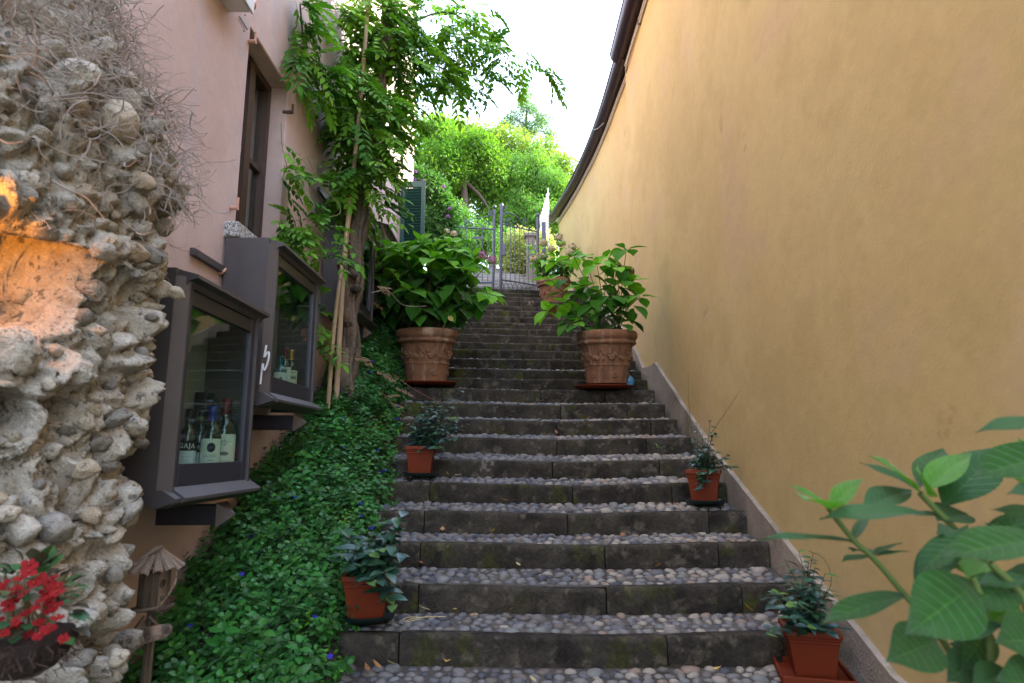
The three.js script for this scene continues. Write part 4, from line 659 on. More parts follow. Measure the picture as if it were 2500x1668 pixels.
{
  const zP = 6.08, base = (u, v) => { const p = at(u, v, zP); return p; };
  // left-hand big pot: full dense bush
  const A = bigPot(1041, 934, zP, 1.0, 'dense broad hydrangea in a terracotta pot with garlands, beside the bank', 0.3); seed(501);
  for (let k = 0; k < 44; k++) { const a = k * 2.4, r = Math.sqrt((k + 0.5) / 44), tip = V(Math.cos(a) * r * 0.62 + 0.0, 0.88 + 0.45 * Math.sqrt(Math.max(0.0, 1 - r * r * 0.9)) + rr(-0.08, 0.06) - (r > 0.85 ? rr(0.0, 0.25) : 0), Math.sin(a) * r * 0.46); stemWithLeaves(A, V(Math.cos(a) * r * 0.15, 0.44, Math.sin(a) * r * 0.15), tip, { pairs: r > 0.5 ? 4 : 2, size: 0.2, top: 7, from: 0.40 }); }
  const hm = [std([0.28, 0.28, 0.15], 0.9), std([0.40, 0.17, 0.30], 0.9), std([0.10, 0.045, 0.03], 0.9), std([0.38, 0.33, 0.2], 0.9)];
  const head = (t, u, v, z, s, m, from) => { const p = at(u, v, z).sub(t.position); const f = part('flower_head', pick(heads), m, t); f.position.copy(p); f.scale.setScalar(s); f.rotation.set(rr(-0.4, 0.4), rr(0, 6), rr(-0.3, 0.3)); part('stem', tube([from, from.clone().lerp(p, 0.6).add(V(0, 0.05, 0)), p], 0.004, 10, 5), stemMat, t); };
  head(A, 1136, 636, 6.1, 0.085, hm[0], V(0.05, 0.44, 0)); head(A, 1178, 630, 6.0, 0.062, hm[1], V(0.08, 0.44, 0)); head(A, 1200, 642, 6.05, 0.055, hm[1], V(0.08, 0.44, 0)); head(A, 1062, 632, 6.3, 0.055, hm[2], V(0, 0.44, 0));
  putLeaf('leaf', hydLeaf[1], leafMat([0.42, 0.36, 0.10], 0.3, 0.1, 0.5), A, at(1095, 768, 5.72).sub(A.position), V(0.8, -0.6, 0.3), V(0, 0.4, 1), 0.07);
  saucerUnder(at(1042, 941, zP - 0.01), 0.285, 'round terracotta saucer under the dense hydrangea pot', terraPlastic);
  // right-hand big pot: open bush, bare stems showing
  const B = bigPot(1482, 938, zP, 1.0, 'open hydrangea with bare stems in a terracotta pot against the yellow wall', 1.1); seed(733);
  const tips = [[1345, 690, -0.1], [1360, 640, 0.1], [1400, 630, 0.2], [1425, 640, -0.2], [1455, 650, 0.2], [1475, 640, 0], [1500, 655, 0.15], [1525, 615, 0.05], [1535, 690, 0.1], [1560, 725, 0.1], [1430, 700, 0.25], [1370, 740, 0.2], [1490, 720, 0.2], [1395, 790, 0.15], [1455, 760, -0.15], [1530, 780, 0.1], [1345, 760, 0.05]];
  for (const [u, v, dz] of tips) { const p = at(u, v, zP - dz).sub(B.position), a = V(p.x * 0.35 + rr(-0.05, 0.05), 0.43, p.z * 0.4 + rr(-0.06, 0.06)); stemWithLeaves(B, a, p, { pairs: 2, size: 0.185, top: 6, from: 0.6, litTop: rnd() < 0.75 }); }
  for (let k = 0; k < 9; k++) { const a = rr(0, 6.3); part('stem', rod(V(Math.cos(a) * 0.1, 0.43, Math.sin(a) * 0.1), V(Math.cos(a) * rr(0.15, 0.28), rr(0.7, 0.9), Math.sin(a) * 0.2), 0.004, 5), stemMat, B); }
  head(B, 1532, 668, 6.02, 0.06, hm[2], V(0.1, 0.44, 0)); head(B, 1512, 662, 6.05, 0.05, hm[2], V(0.08, 0.44, 0));
  putLeaf('leaf', hydLeaf[2], leafMat([0.20, 0.09, 0.03], 0.3, 0.1, 0.5), B, at(1352, 745, 5.95).sub(B.position), V(-0.3, -1, 0.1), V(0, 0.3, 1), 0.12);
  saucerUnder(at(1474, 950, zP - 0.01), 0.29, 'round terracotta saucer under the open hydrangea pot', terraPlastic);
  // the third pot, up by the gate
  const Cc = bigPot(1352, 754, 10.35, 0.98, 'fading hydrangea with dry flower heads in a terracotta pot near the gate', 2.2); seed(909);
  const small = [0, 1].map(k => leafGeo({ len: 1, wid: 0.62, n: 5, cross: 1, fold: 0.3, droop: 0.4 + 0.2 * k }));
  for (let k = 0; k < 26; k++) { const a = k * 2.4, r = Math.sqrt((k + 0.5) / 26), tip = V(Math.cos(a) * r * 0.48 + 0.02, 0.95 + rr(-0.25, 0.3) - r * 0.12, Math.sin(a) * r * 0.35); stemWithLeaves(Cc, V(Math.cos(a) * r * 0.15, 0.44, Math.sin(a) * r * 0.15), tip, { pairs: 3, size: 0.125, top: 5, from: 0.42, leaf: small }); if (k % 2 === 0) { const f = part('flower_head', pick(heads), pick([hm[0], hm[3], hm[3]]), Cc); f.position.copy(tip).add(V(0, 0.06, 0)); f.scale.setScalar(rr(0.065, 0.095)); f.rotation.y = k; } }
}
// ---------------------------------------------------------------- small plastic pots
const camLeaf = [0, 1].map(k => leafGeo({ len: 1, wid: 0.5, n: 4, cross: 1, fold: 0.35, droop: 0.25 + 0.2 * k }));
const camMats = [[0.018, 0.08, 0.045], [0.026, 0.10, 0.04], [0.018, 0.07, 0.062]].map(c => leafMat(c, 0.15, 1, 0.3)), camYoung = leafMat([0.09, 0.2, 0.04], 0.25, 0.6, 0.3);
function squarePot(p, w, h, turn, label, saucerMat, square) {
  const t = thing('potted_shrub', label, 'potted plant', p, turn, 'small shrubs in square plastic pots');
  const tp = (y0, y1, a0, a1) => { const g = new THREE.CylinderGeometry(a1 * 0.7071, a0 * 0.7071, y1 - y0, 4, 1, true); g.rotateY(Math.PI / 4); g.translate(0, (y0 + y1) / 2, 0); return g.toNonIndexed(); };
  const flat = g => { g.computeVertexNormals(); return g; };
  const pot = part('pot', flat(merge([tp(0.0, h * 0.72, w * 0.68, w * 0.86), tp(h * 0.72, h * 0.74, w * 0.86, w * 0.89), tp(h * 0.74, h * 0.79, w * 0.89, w * 0.895), tp(h * 0.79, h * 0.81, w * 0.895, w * 0.92), tp(h * 0.81, h * 0.86, w * 0.92, w * 0.93), new THREE.PlaneGeometry(w * 0.68, w * 0.68).rotateX(Math.PI / 2)])), terraPlastic, t);
  part('rim', merge([[0, 1], [0, -1], [1, 0], [-1, 0]].map(([a, b]) => rbox(a ? 0.022 : w, h * 0.13, a ? w - 0.044 : 0.022, 0.006, a * (w / 2 - 0.011), h * 0.925, b * (w / 2 - 0.011)))), terraPlastic, pot);
  part('soil', box(w * 0.88, 0.01, w * 0.88, 0, h * 0.86, 0), soil, pot);
  const s = thing('pot_saucer', square ? 'square terracotta coloured saucer under the pot near the foot of the steps' : label.replace(/^.*? in /, 'dark green saucer under the ').replace('a square', 'square'), 'saucer', p.clone().add(V(0, -0.012, 0)), turn);
  if (square) part('dish', merge([rbox(w * 1.22, 0.008, w * 1.22, 0.003, 0, 0.004, 0), ...[[0, 1], [0, -1], [1, 0], [-1, 0]].map(([a, b]) => rbox(a ? 0.012 : w * 1.26, 0.03, a ? w * 1.22 : 0.012, 0.005, a * w * 0.62, 0.016, b * w * 0.62))]), terraPlastic, s);
  else part('dish', lathe([[0.001, 0.006], [w * 0.5, 0.006], [w * 0.57, 0.03], [w * 0.59, 0.032], [w * 0.53, 0], [0.001, 0]], 28), saucerMat, s);
  return t;
}
function shrub(t, h, tips, { size = 0.05, per = 7, from = 0.3, dark = camMats } = {}) {
  for (const [x, y, z] of tips.flatMap(q => [q, [lerp(q[0], 0, rr(0.1, 0.45)) + rr(-0.03, 0.03), lerp(h, q[1], rr(0.6, 0.95)), lerp(q[2], 0, 0.2) + rr(-0.05, 0.05)]])) {
    const a = V(rr(-0.03, 0.03), h * 0.86, rr(-0.03, 0.03)), b = V(x, y, z), m = a.clone().lerp(b, 0.5).add(V(0, Math.max(0.02, (y - h) * 0.15), 0)), cv = new THREE.CatmullRomCurve3([a, m, b]);
    part('stem', tube([a, m, b], 0.003, 10, 5, 0.4), stemMat, t);
    for (let k = 0; k < per; k++) { const q = from + (1 - from) * (k + 0.7) / per, p = cv.getPointAt(Math.min(1, q)), g = k * 2.4 + rr(-0.4, 0.4); putLeaf('leaf', pick(camLeaf), k === per - 1 && rnd() < 0.4 ? camYoung : pick(dark), t, p, V(Math.cos(g), rr(-0.25, 0.35), Math.sin(g)), V(0, 1, rr(0, 0.5)).add(randDir().multiplyScalar(0.25)), size * rr(0.7, 1.25)); }
  }
}
const onTread = (u, i, f) => { const z = zE(i) + RUN * f; let x = (u - 1250) / FPX * z * 1.02, y = treadTop(i, x, z); for (let k = 0; k < 3; k++) { const [pu] = toPx(V(x, y, -z)); x += (u - pu) / FPX * z; } return V(x, treadTop(i, x, z) + 0.024, -z); };
{
  seed(61); const p1 = onTread(896, 0, 0.5), a = squarePot(p1, 0.225, 0.20, 0.1, 'leafy dark shrub in a square terracotta coloured pot low on the bank side', greenPlastic);
  const pt = (t, u, v, z) => { const q = at(u, v, z).sub(t.position); q.applyAxisAngle(V(0, 1, 0), -t.rotation.y); return [q.x, q.y, q.z]; };
  shrub(a, 0.2, [[990, 1245, 3.1], [975, 1290, 3.15], [955, 1330, 3.0], [985, 1350, 3.05], [905, 1300, 3.1], [870, 1330, 3.0], [850, 1350, 2.95], [925, 1340, 2.95], [880, 1380, 2.9], [960, 1480, 2.92], [945, 1400, 2.88], [925, 1420, 2.86], [840, 1290, 3.15], [900, 1360, 3.2]].map(q => pt(a, ...q)), { size: 0.088, per: 12, from: 0.2 });
  seed(62); const p2 = onTread(1026, 4, 0.55), b = squarePot(p2, 0.205, 0.20, 0.05, 'bushy dark shrub in a square terracotta coloured pot below the dense hydrangea', greenPlastic);
  shrub(b, 0.2, [[1130, 945, 4.5], [1100, 985, 4.45], [1120, 1020, 4.4], [1145, 1035, 4.4], [1080, 1010, 4.5], [1035, 985, 4.6], [1025, 1010, 4.5], [1000, 1035, 4.45], [1060, 1035, 4.4], [1095, 1050, 4.35], [1120, 1070, 4.35], [1085, 1095, 4.3], [1045, 1050, 4.5], [1015, 1055, 4.4], [1105, 1040, 4.6], [1070, 975, 4.6]].map(q => pt(b, ...q)), { size: 0.072, per: 13, from: 0.15 });
  seed(63); const p3 = onTread(1722, 3, 0.5), c = squarePot(p3, 0.215, 0.205, -0.35, 'small leaved trailing shrub in a square terracotta coloured pot by the cement plinth', greenPlastic);
  shrub(c, 0.205, [[1700, 1030, 4.1], [1735, 1025, 4.15], [1745, 1055, 4.05], [1715, 1060, 4.1], [1755, 1100, 4.0], [1770, 1120, 4.0], [1730, 1090, 4.0], [1700, 1095, 4.0], [1710, 1160, 3.93], [1705, 1200, 3.92], [1745, 1150, 3.93], [1725, 1180, 3.92], [1690, 1120, 4.0], [1800, 1140, 4.0], [1785, 1110, 4.05]].map(q => pt(c, ...q)), { size: 0.046, per: 16, from: 0.1 });
  for (const l of [[[1735, 1060, 4.1], [1790, 980, 4.05], [1834, 908, 4.0]], [[1690, 1060, 4.1], [1682, 980, 4.1], [1680, 908, 4.1]]]) part('stem', tube(l.map(q => V(...pt(c, ...q))), 0.0018, 14, 4, 0.5), stemMat, c);
  seed(64); const p4 = onTread(1985, -1, 0.55), d = squarePot(p4, 0.215, 0.185, -0.25, 'small leaved shrub in a square terracotta coloured pot near the foot of the steps', null, true);
  shrub(d, 0.185, [[1915, 1365, 2.8], [1950, 1345, 2.8], [1985, 1350, 2.8], [2015, 1400, 2.75], [1930, 1420, 2.7], [1960, 1420, 2.65], [1990, 1430, 2.65], [2020, 1440, 2.7], [1900, 1450, 2.7], [1915, 1480, 2.62], [1880, 1440, 2.7], [1945, 1470, 2.6], [2000, 1470, 2.6], [2060, 1535, 2.6], [1862, 1460, 2.72], [1975, 1390, 2.8], [1870, 1550, 2.6], [1925, 1510, 2.58]].map(q => pt(d, ...q)), { size: 0.052, per: 14, from: 0.15 });
  part('stem', tube([[1985, 1500, 2.7], [2030, 1420, 2.75], [2012, 1365, 2.78], [1975, 1345, 2.8]].map(q => V(...pt(d, ...q))), 0.0018, 16, 4, 0.6), stemMat, d);
}
// ---------------------------------------------------------------- blue plastic bag behind the open hydrangea pot
{
  const g = mergeVertices(new THREE.IcosahedronGeometry(1, 4).deleteAttribute('uv').deleteAttribute('normal')), p = g.attributes.position;
  for (let k = 0; k < p.count; k++) { const d = V(p.getX(k), p.getY(k), p.getZ(k)), s = 1 + 0.5 * Math.abs(fbm(d.x * 2.2, d.y * 2.2 + 3, d.z * 2.2, 3)) - 0.2; p.setXYZ(k, d.x * s * 0.05, Math.max(-0.055, d.y * s * 0.075), d.z * s * 0.05); }
  const f = g.toNonIndexed(); f.computeVertexNormals(); const m = part('plastic_bag', f, new THREE.MeshPhysicalMaterial({ color: C(0.05, 0.22, 0.36), roughness: 0.4, transmission: 0.15, thickness: 0 }), scene); m.position.copy(at(1537, 933, 6.05)); tag(m, 'small crumpled light blue plastic bag beside the saucer at the yellow wall', 'bag');
}
// ---------------------------------------------------------------- iron gate at the head of the steps
const gateIron = new THREE.MeshStandardMaterial({ color: C(0.085, 0.09, 0.125), roughness: 0.5, metalness: 0.4 });
{
  const L = (u, v, t) => at(u, v, lerp(10.78, 10.9, t)), R = (u, v, t) => at(u, v, lerp(10.9, 11.27, t));
  const flatBar = (a, b, w, parent, name) => part(name, rod(a, b, w, 4), gateIron, parent);
  const scroll = (f, u, v, r, t, turns, dir, parent) => { const pts = []; for (let k = 0; k <= 26; k++) { const q = k / 26, an = dir * q * turns * 6.283, rad = r * (1 - 0.85 * q); pts.push(f(u + Math.cos(an) * rad, v + Math.sin(an) * rad, t)); } part('scroll', tube(pts, 0.007, 60, 5), gateIron, parent); };
  const a = thing('iron_gate', 'closed leaf of the iron gate with a small plate, behind the dense hydrangea', 'gate', V(0, 0, 0), 0, 'leaves of the iron gate');
  flatBar(L(1203, 716, 1), L(1207, 512, 1), 0.026, a, 'post'); part('finial', new THREE.SphereGeometry(0.034, 16, 10).translate(...L(1207, 505, 1).toArray()), gateIron, a); flatBar(L(1097, 716, 0), L(1097, 552, 0), 0.022, a, 'post');
  flatBar(L(1097, 554, 0), L(1206, 560, 1), 0.016, a, 'rail'); flatBar(L(1097, 690, 0), L(1204, 690, 1), 0.016, a, 'rail');
  for (let k = 1; k < 8; k++) { const t = k / 8, u = lerp(1099, 1204, t); flatBar(L(u, 690, t), L(u, 556, t), 0.007, a, 'bar'); part('bar_collar', new THREE.SphereGeometry(0.013, 8, 6).translate(...L(u, 622, t).toArray()), gateIron, a); }
  part('scroll', tube([L(1135, 552, 0.4), L(1150, 536, 0.5), L(1175, 532, 0.7), L(1192, 527, 0.85), L(1202, 512, 0.95)], 0.009, 40, 5), gateIron, a); part('scroll', tube([L(1165, 543, 0.6), L(1178, 552, 0.7), L(1186, 557, 0.8)], 0.009, 20, 5), gateIron, a);
  scroll(L, 1198, 520, 7, 0.95, 1.5, 1, a); scroll(L, 1190, 549, 8, 0.85, 1.4, -1, a); scroll(L, 1138, 540, 7, 0.4, 1.4, 1, a); scroll(L, 1150, 548, 5, 0.5, 1.4, -1, a);
  const pl = part('plate', box(0.155, 0.05, 0.006), gateIron, a); pl.position.copy(L(1166, 581, 0.65)).add(V(0, 0, 0.015));
  const b = thing('iron_gate', 'open leaf of the iron gate with scrollwork, beside the fading hydrangea', 'gate', V(0, 0, 0), 0, 'leaves of the iron gate');
  flatBar(R(1222, 716, 0), R(1225, 498, 0), 0.03, b, 'post'); flatBar(R(1312, 712, 1), R(1313, 530, 1), 0.028, b, 'post'); part('finial', new THREE.SphereGeometry(0.034, 16, 10).translate(...R(1313, 525, 1).toArray()), gateIron, b);
  flatBar(R(1224, 547, 0), R(1312, 566, 1), 0.016, b, 'rail'); flatBar(R(1224, 683, 0), R(1312, 697, 1), 0.016, b, 'rail');
  part('scroll', tube([R(1226, 528, 0), R(1240, 519, 0.15), R(1262, 530, 0.4), R(1278, 548, 0.6), R(1298, 562, 0.8)], 0.012, 40, 5), gateIron, b); scroll(R, 1231, 506, 7, 0.05, 1.5, 1, b); scroll(R, 1240, 538, 7, 0.2, 1.5, -1, b); scroll(R, 1282, 537, 6, 0.6, 1.4, 1, b); part('scroll', tube([R(1226, 535, 0), R(1234, 546, 0.1), R(1246, 545, 0.25), R(1262, 540, 0.4)], 0.008, 30, 5), gateIron, b);
  for (let k = 1; k < 8; k++) { const t = k / 8, u = lerp(1224, 1312, t); flatBar(R(u, lerp(683, 697, t), t), R(u, lerp(547, 566, t), t), 0.007, b, 'bar'); part('bar_collar', new THREE.SphereGeometry(0.013, 8, 6).translate(...R(u, lerp(620, 634, t), t).toArray()), gateIron, b); }
  for (let k = 0; k < 8; k++) { const t0 = k / 8, t1 = (k + 1) / 8, u0 = lerp(1224, 1312, t0), u1 = lerp(1224, 1312, t1); flatBar(R(u0, lerp(683, 697, t0), t0), R(u1, 714, t1), 0.006, b, 'lattice_bar'); flatBar(R(u0, 714, t0), R(u1, lerp(683, 697, t1), t1), 0.006, b, 'lattice_bar'); }
  part('lock_case', rbox(0.07, 0.22, 0.05, 0.006).translate(...R(1229, 610, 0.04).toArray()), gateIron, b);
  const gp = thing('gate_post', 'flat grey steel post beside the gutter end of the yellow wall', 'post', at(1329, 712, 11.4)); part('post', rbox(0.075, 1.4, 0.075, 0.006, 0, 0.64, 0), gateIron, gp);
  const g2 = thing('gate_post', 'flat grey steel post at the bank side of the closed gate leaf', 'post', at(1082, 700, 10.75)); part('post', rbox(0.075, 1.15, 0.075, 0.006, 0, 0.52, 0), gateIron, g2);
}
{ // white pointed fence behind the gate
  const f = thing('white_fence', 'white fence of tall pointed pickets rising behind the gate post', 'fence'), wm = std([0.72, 0.72, 0.66], 0.6);
  const picks = [[1338, 458, 12.7], [1334, 472, 13.0], [1331, 484, 13.3], [1328, 496, 13.6], [1325, 507, 13.9], [1322, 516, 14.2], [1319, 524, 14.5]];
  for (const [u, v, z] of picks) { const t = at(u, v, z), b = V(t.x, 4.6 + (z - 12.7) * 0.2, t.z); part('picket', merge([rod(b, t.clone().add(V(0, -0.16, 0)), 0.011, 4), rod(t.clone().add(V(0, -0.16, 0)), t, 0.018, 4, 0.002)]), wm, f); }
  const p = q => at(picks[q][0], picks[q][1], picks[q][2]).add(V(0, -0.3, -0.03)); part('rail', rod(p(0), p(6), 0.018, 4), wm, f);
  const col = thing('garden_pillar', 'short pale stone pillar with a cap behind the gate', 'pillar', at(1296, 690, 12.1)); part('shaft', rbox(0.17, 0.95, 0.17, 0.01, 0, 0.45, 0), cement, col); part('cap', rbox(0.25, 0.07, 0.25, 0.012, 0, 0.955, 0), cement, col);
}
{ // wire across the alley
  const w = part('overhead_wire', tube([at(1165, 228, 11), at(1230, 250, 10.6), at(1310, 277, 10), at(1390, 300, 9.4), at(1452, 317, 8.9), at(1475, 300, 8.6)], 0.007, 50, 5), std([0.16, 0.16, 0.16], 0.6), scene); tag(w, 'thin grey wire strung across the sky to the gutter', 'wire');
}

// ---------------------------------------------------------------- garden beyond the gate
function clump(n, R, L, W, sd, hang = 0) { seed(sd); const gs = []; for (let k = 0; k < n; k++) { const d = randDir(), p = d.clone().multiplyScalar(R * Math.cbrt(rnd())); gs.push(leafGeo({ len: L * rr(0.7, 1.2), wid: W, n: 2, cross: 1, fold: 0.3, droop: 0.3 }).applyMatrix4(basis(p, d.multiplyScalar(0.6).add(V(rr(-0.5, 0.5), rr(-0.5, 0.3) - hang, rr(-0.5, 0.5))), V(rr(-0.5, 0.5), 1, rr(-0.5, 0.5))))); } return merge(gs); }
const clumps = [clump(22, 0.22, 0.10, 0.055, 3), clump(22, 0.24, 0.12, 0.035, 6, 0.6), clump(20, 0.16, 0.06, 0.04, 9)];
const farBark = std([0.10, 0.07, 0.05], 0.95);
function tree(name, label, category, foot, fork, blobs, ci, col, n, trunkR, group) {
  const t = thing(name, label, category, foot, 0, group), loc = p => p.clone().sub(foot);
  if (trunkR) {
    part('trunk', tube([V(0, -0.2, 0), loc(fork).multiplyScalar(0.55).add(V(0.08, 0, 0.05)), loc(fork)], trunkR, 24, 9, 0.6), farBark, t);
    blobs.forEach(b => { const e = loc(at(b[0], b[1], b[2])); part('limb', tube([loc(fork), loc(fork).lerp(e, 0.5).add(V(rr(-0.2, 0.2), 0.15, rr(-0.2, 0.2))), e], trunkR * 0.45, 16, 6, 0.25), farBark, t); });
  }
  const ms = [], cs = [], tot = blobs.reduce((s, b) => s + b[3] * b[4], 0);
  for (const [u, v, z, ru, rv] of blobs) {
    const c = at(u, v, z), rx = ru * z / FPX, ry = rv * z / FPX, m = Math.round(n * ru * rv / tot);
    for (let k = 0; k < m; k++) {
      const d = randDir(), r = Math.pow(rnd(), 0.45) * (1 + 0.35 * noise(d.x * 2.2 + u, d.y * 2.2, d.z * 2.2 + v)), p = V(d.x * rx, d.y * ry, d.z * (rx + ry) * 0.5).multiplyScalar(r).add(loc(c));
      if (fbm((p.x + u) * 1.3, p.y * 1.3, p.z * 1.3, 2) < -0.17) continue;
      ms.push(new THREE.Matrix4().compose(p, new THREE.Quaternion().setFromEuler(new THREE.Euler(rr(-0.6, 0.6), rr(0, 6.3), rr(-0.6, 0.6))), V(1, 1, 1).multiplyScalar(rr(0.6, 1.25)))); const g = rr(0.7, 1.3); cs.push(C(col[0] * g * rr(0.8, 1.25), col[1] * g, col[2] * g * rr(0.7, 1.2)));
    }
  }
  instanced('crown', clumps[ci], leafMat([1, 1, 1], 0.55, 0.2, 0.5), ms, t, cs);
  return t;
}
{
  const gy = z => 3.9 + (z - 11) * 0.30; seed(321);
  const foot = (u, z) => { const p = at(u, 600, z); p.y = gy(z); return p; }, G = 'garden trees beyond the gate';
  tree('garden_tree', 'broad leafy tree with a dark trunk showing behind the closed gate leaf', 'tree', foot(1130, 15.5), at(1132, 440, 15.5), [[1080, 400, 15.2, 70, 60], [1140, 370, 15.6, 80, 55], [1060, 330, 15.8, 55, 45], [1180, 430, 16, 70, 60], [1100, 470, 16.5, 60, 45], [1190, 505, 16.2, 60, 45], [1215, 560, 15.6, 50, 45], [1030, 420, 14.8, 45, 60]], 0, [0.13, 0.29, 0.015], 2100, 0.13, G);
  tree('garden_tree', 'drooping feathery tree filling the gap above the open gate leaf', 'tree', foot(1290, 17), at(1290, 480, 17), [[1240, 440, 16.6, 70, 65], [1300, 430, 17, 75, 55], [1350, 470, 16.5, 55, 55], [1260, 520, 16, 65, 50], [1330, 540, 15.5, 60, 45]], 1, [0.13, 0.30, 0.018], 2100, 0.12, G);
  tree('garden_tree', 'sunlit yellow green tree cresting the garden behind the others', 'tree', foot(1200, 20), at(1200, 430, 20), [[1120, 330, 19.5, 80, 40], [1210, 350, 20, 85, 45], [1300, 380, 20, 85, 45], [1370, 420, 19, 45, 45], [1050, 310, 19, 45, 35], [1180, 400, 21, 120, 45]], 0, [0.24, 0.38, 0.04], 1900, 0.15, G);
  tree('garden_tree', 'tall slender pale tree standing alone against the white sky', 'tree', foot(1285, 34), at(1285, 330, 34), [[1283, 225, 34, 16, 24], [1290, 262, 34, 34, 24], [1255, 290, 34, 34, 22], [1322, 292, 34, 30, 24], [1290, 320, 34, 42, 26], [1340, 330, 34, 22, 20], [1232, 305, 34, 20, 20]], 0, [0.17, 0.32, 0.09], 640, 0.16, G);
  tree('garden_tree', 'leafy tree low behind the gate on the shutter side', 'tree', foot(1060, 13.2), at(1075, 560, 13.2), [[1060, 520, 13, 45, 55], [1105, 545, 13.2, 50, 45], [1170, 590, 13.4, 55, 45], [1225, 600, 14.2, 45, 40], [1120, 600, 12.6, 45, 35]], 2, [0.11, 0.27, 0.03], 1700, 0.08, G);
  tree('garden_shrub', 'bright sunlit shrub glowing through the bars of the open gate leaf', 'shrub', foot(1285, 13), at(1285, 640, 13), [[1275, 600, 13, 42, 35], [1300, 640, 12.8, 35, 40], [1262, 650, 13, 38, 35], [1330, 610, 13.2, 30, 40]], 2, [0.46, 0.52, 0.14], 1100, 0.03);
  tree('climbing_shrub', 'dark evergreen climber with mauve flowers hanging beside the green shutter', 'climbing plant', foot(1050, 9.9), at(1055, 560, 9.9), [[1050, 560, 9.8, 22, 55], [1058, 480, 9.9, 26, 45], [1075, 520, 10, 25, 50], [1030, 445, 9.6, 25, 20], [1090, 590, 10.1, 30, 30]], 2, [0.06, 0.18, 0.02], 900, 0.025);
  const fl = scene.getObjectByName('climbing_shrub'), mauve = leafMat([0.34, 0.16, 0.42], 0.3, 0, 0.6); for (const [u, v] of [[1014, 420], [1010, 433], [1013, 441], [1098, 510], [1094, 529], [1083, 456], [1032, 442]]) { const m = part('mauve_flower', heads[0], mauve, fl); m.position.copy(at(u, v, 9.4)).sub(fl.position); m.scale.setScalar(0.034); }
  // hydrangea in the bank in front of the gate
  const h = thing('hydrangea_bush', 'small hydrangea bush with dry cream heads in the bank before the gate', 'shrub', at(1060, 665, 9.7)); seed(88);
  const sl = [leafGeo({ len: 1, wid: 0.6, n: 5, cross: 1, fold: 0.3, droop: 0.4 })];
  for (const [u, v] of [[1015, 585], [1040, 562], [1068, 560], [1090, 572], [1108, 578], [1030, 600], [1060, 590], [1085, 600], [1120, 595], [1050, 575], [1105, 610]]) { const p = at(u, v, 9.7 + rr(-0.15, 0.15)).sub(h.position); stemWithLeaves(h, V(p.x * 0.3, 0, p.z * 0.3), p, { pairs: 3, size: 0.10, top: 4, from: 0.4, leaf: sl }); if (rnd() < 0.8) { const f = part('flower_head', pick(heads), pick([std([0.5, 0.44, 0.3], 0.9), std([0.38, 0.33, 0.22], 0.9)]), h); f.position.copy(p).add(V(0, 0.04, 0)); f.scale.setScalar(rr(0.05, 0.075)); } }
  tree('leafy_shrub', 'dark leafy undergrowth between the twisted trunk and the dense hydrangea pot', 'shrub', V(-1.3, 2.3, -6.3), V(-1.3, 2.6, -6.3), [[905, 800, 6.3, 55, 60], [945, 765, 6.5, 50, 65], [985, 800, 6.7, 40, 70], [890, 730, 6.4, 30, 40]], 2, [0.05, 0.17, 0.022], 520, 0.02);
  // low retaining wall and sunlit steps side behind the gate
  const rw = thing('garden_wall', 'low stone garden wall behind the gate under the trees', 'wall', V(-0.95, gy(12.4) - 0.2, -12.4)); seed(12);
  for (let r = 0; r < 4; r++) for (let x = -1.2 + (r % 2) * 0.11; x < 0.32; ) { const w = rr(0.16, 0.3); part('stone', rbox(w - 0.01, 0.115, 0.2 + rr(-0.02, 0.02), 0.015, x + w / 2, 0.12 * r + 0.06, rr(-0.01, 0.01)), kerbPale, rw); x += w; }
}
{ // dead twigs hanging from the wisteria above
  seed(5); const gs = []; for (let k = 0; k < 170; k++) { const a = at(1095 + rr(-28, 34), rr(120, 215), 5.75 + rr(-0.1, 0.1)), pts = [a]; let p = a.clone(); for (let j = 0; j < 4; j++) { p = p.clone().add(V(rr(-0.025, 0.035), -rr(0.03, 0.075), rr(-0.02, 0.02))); pts.push(p); } gs.push(tube(pts, rr(0.0015, 0.0035), 8, 4, 0.4)); }
  part('dead_twigs', merge(gs), std([0.25, 0.17, 0.12], 0.95), wis);
}

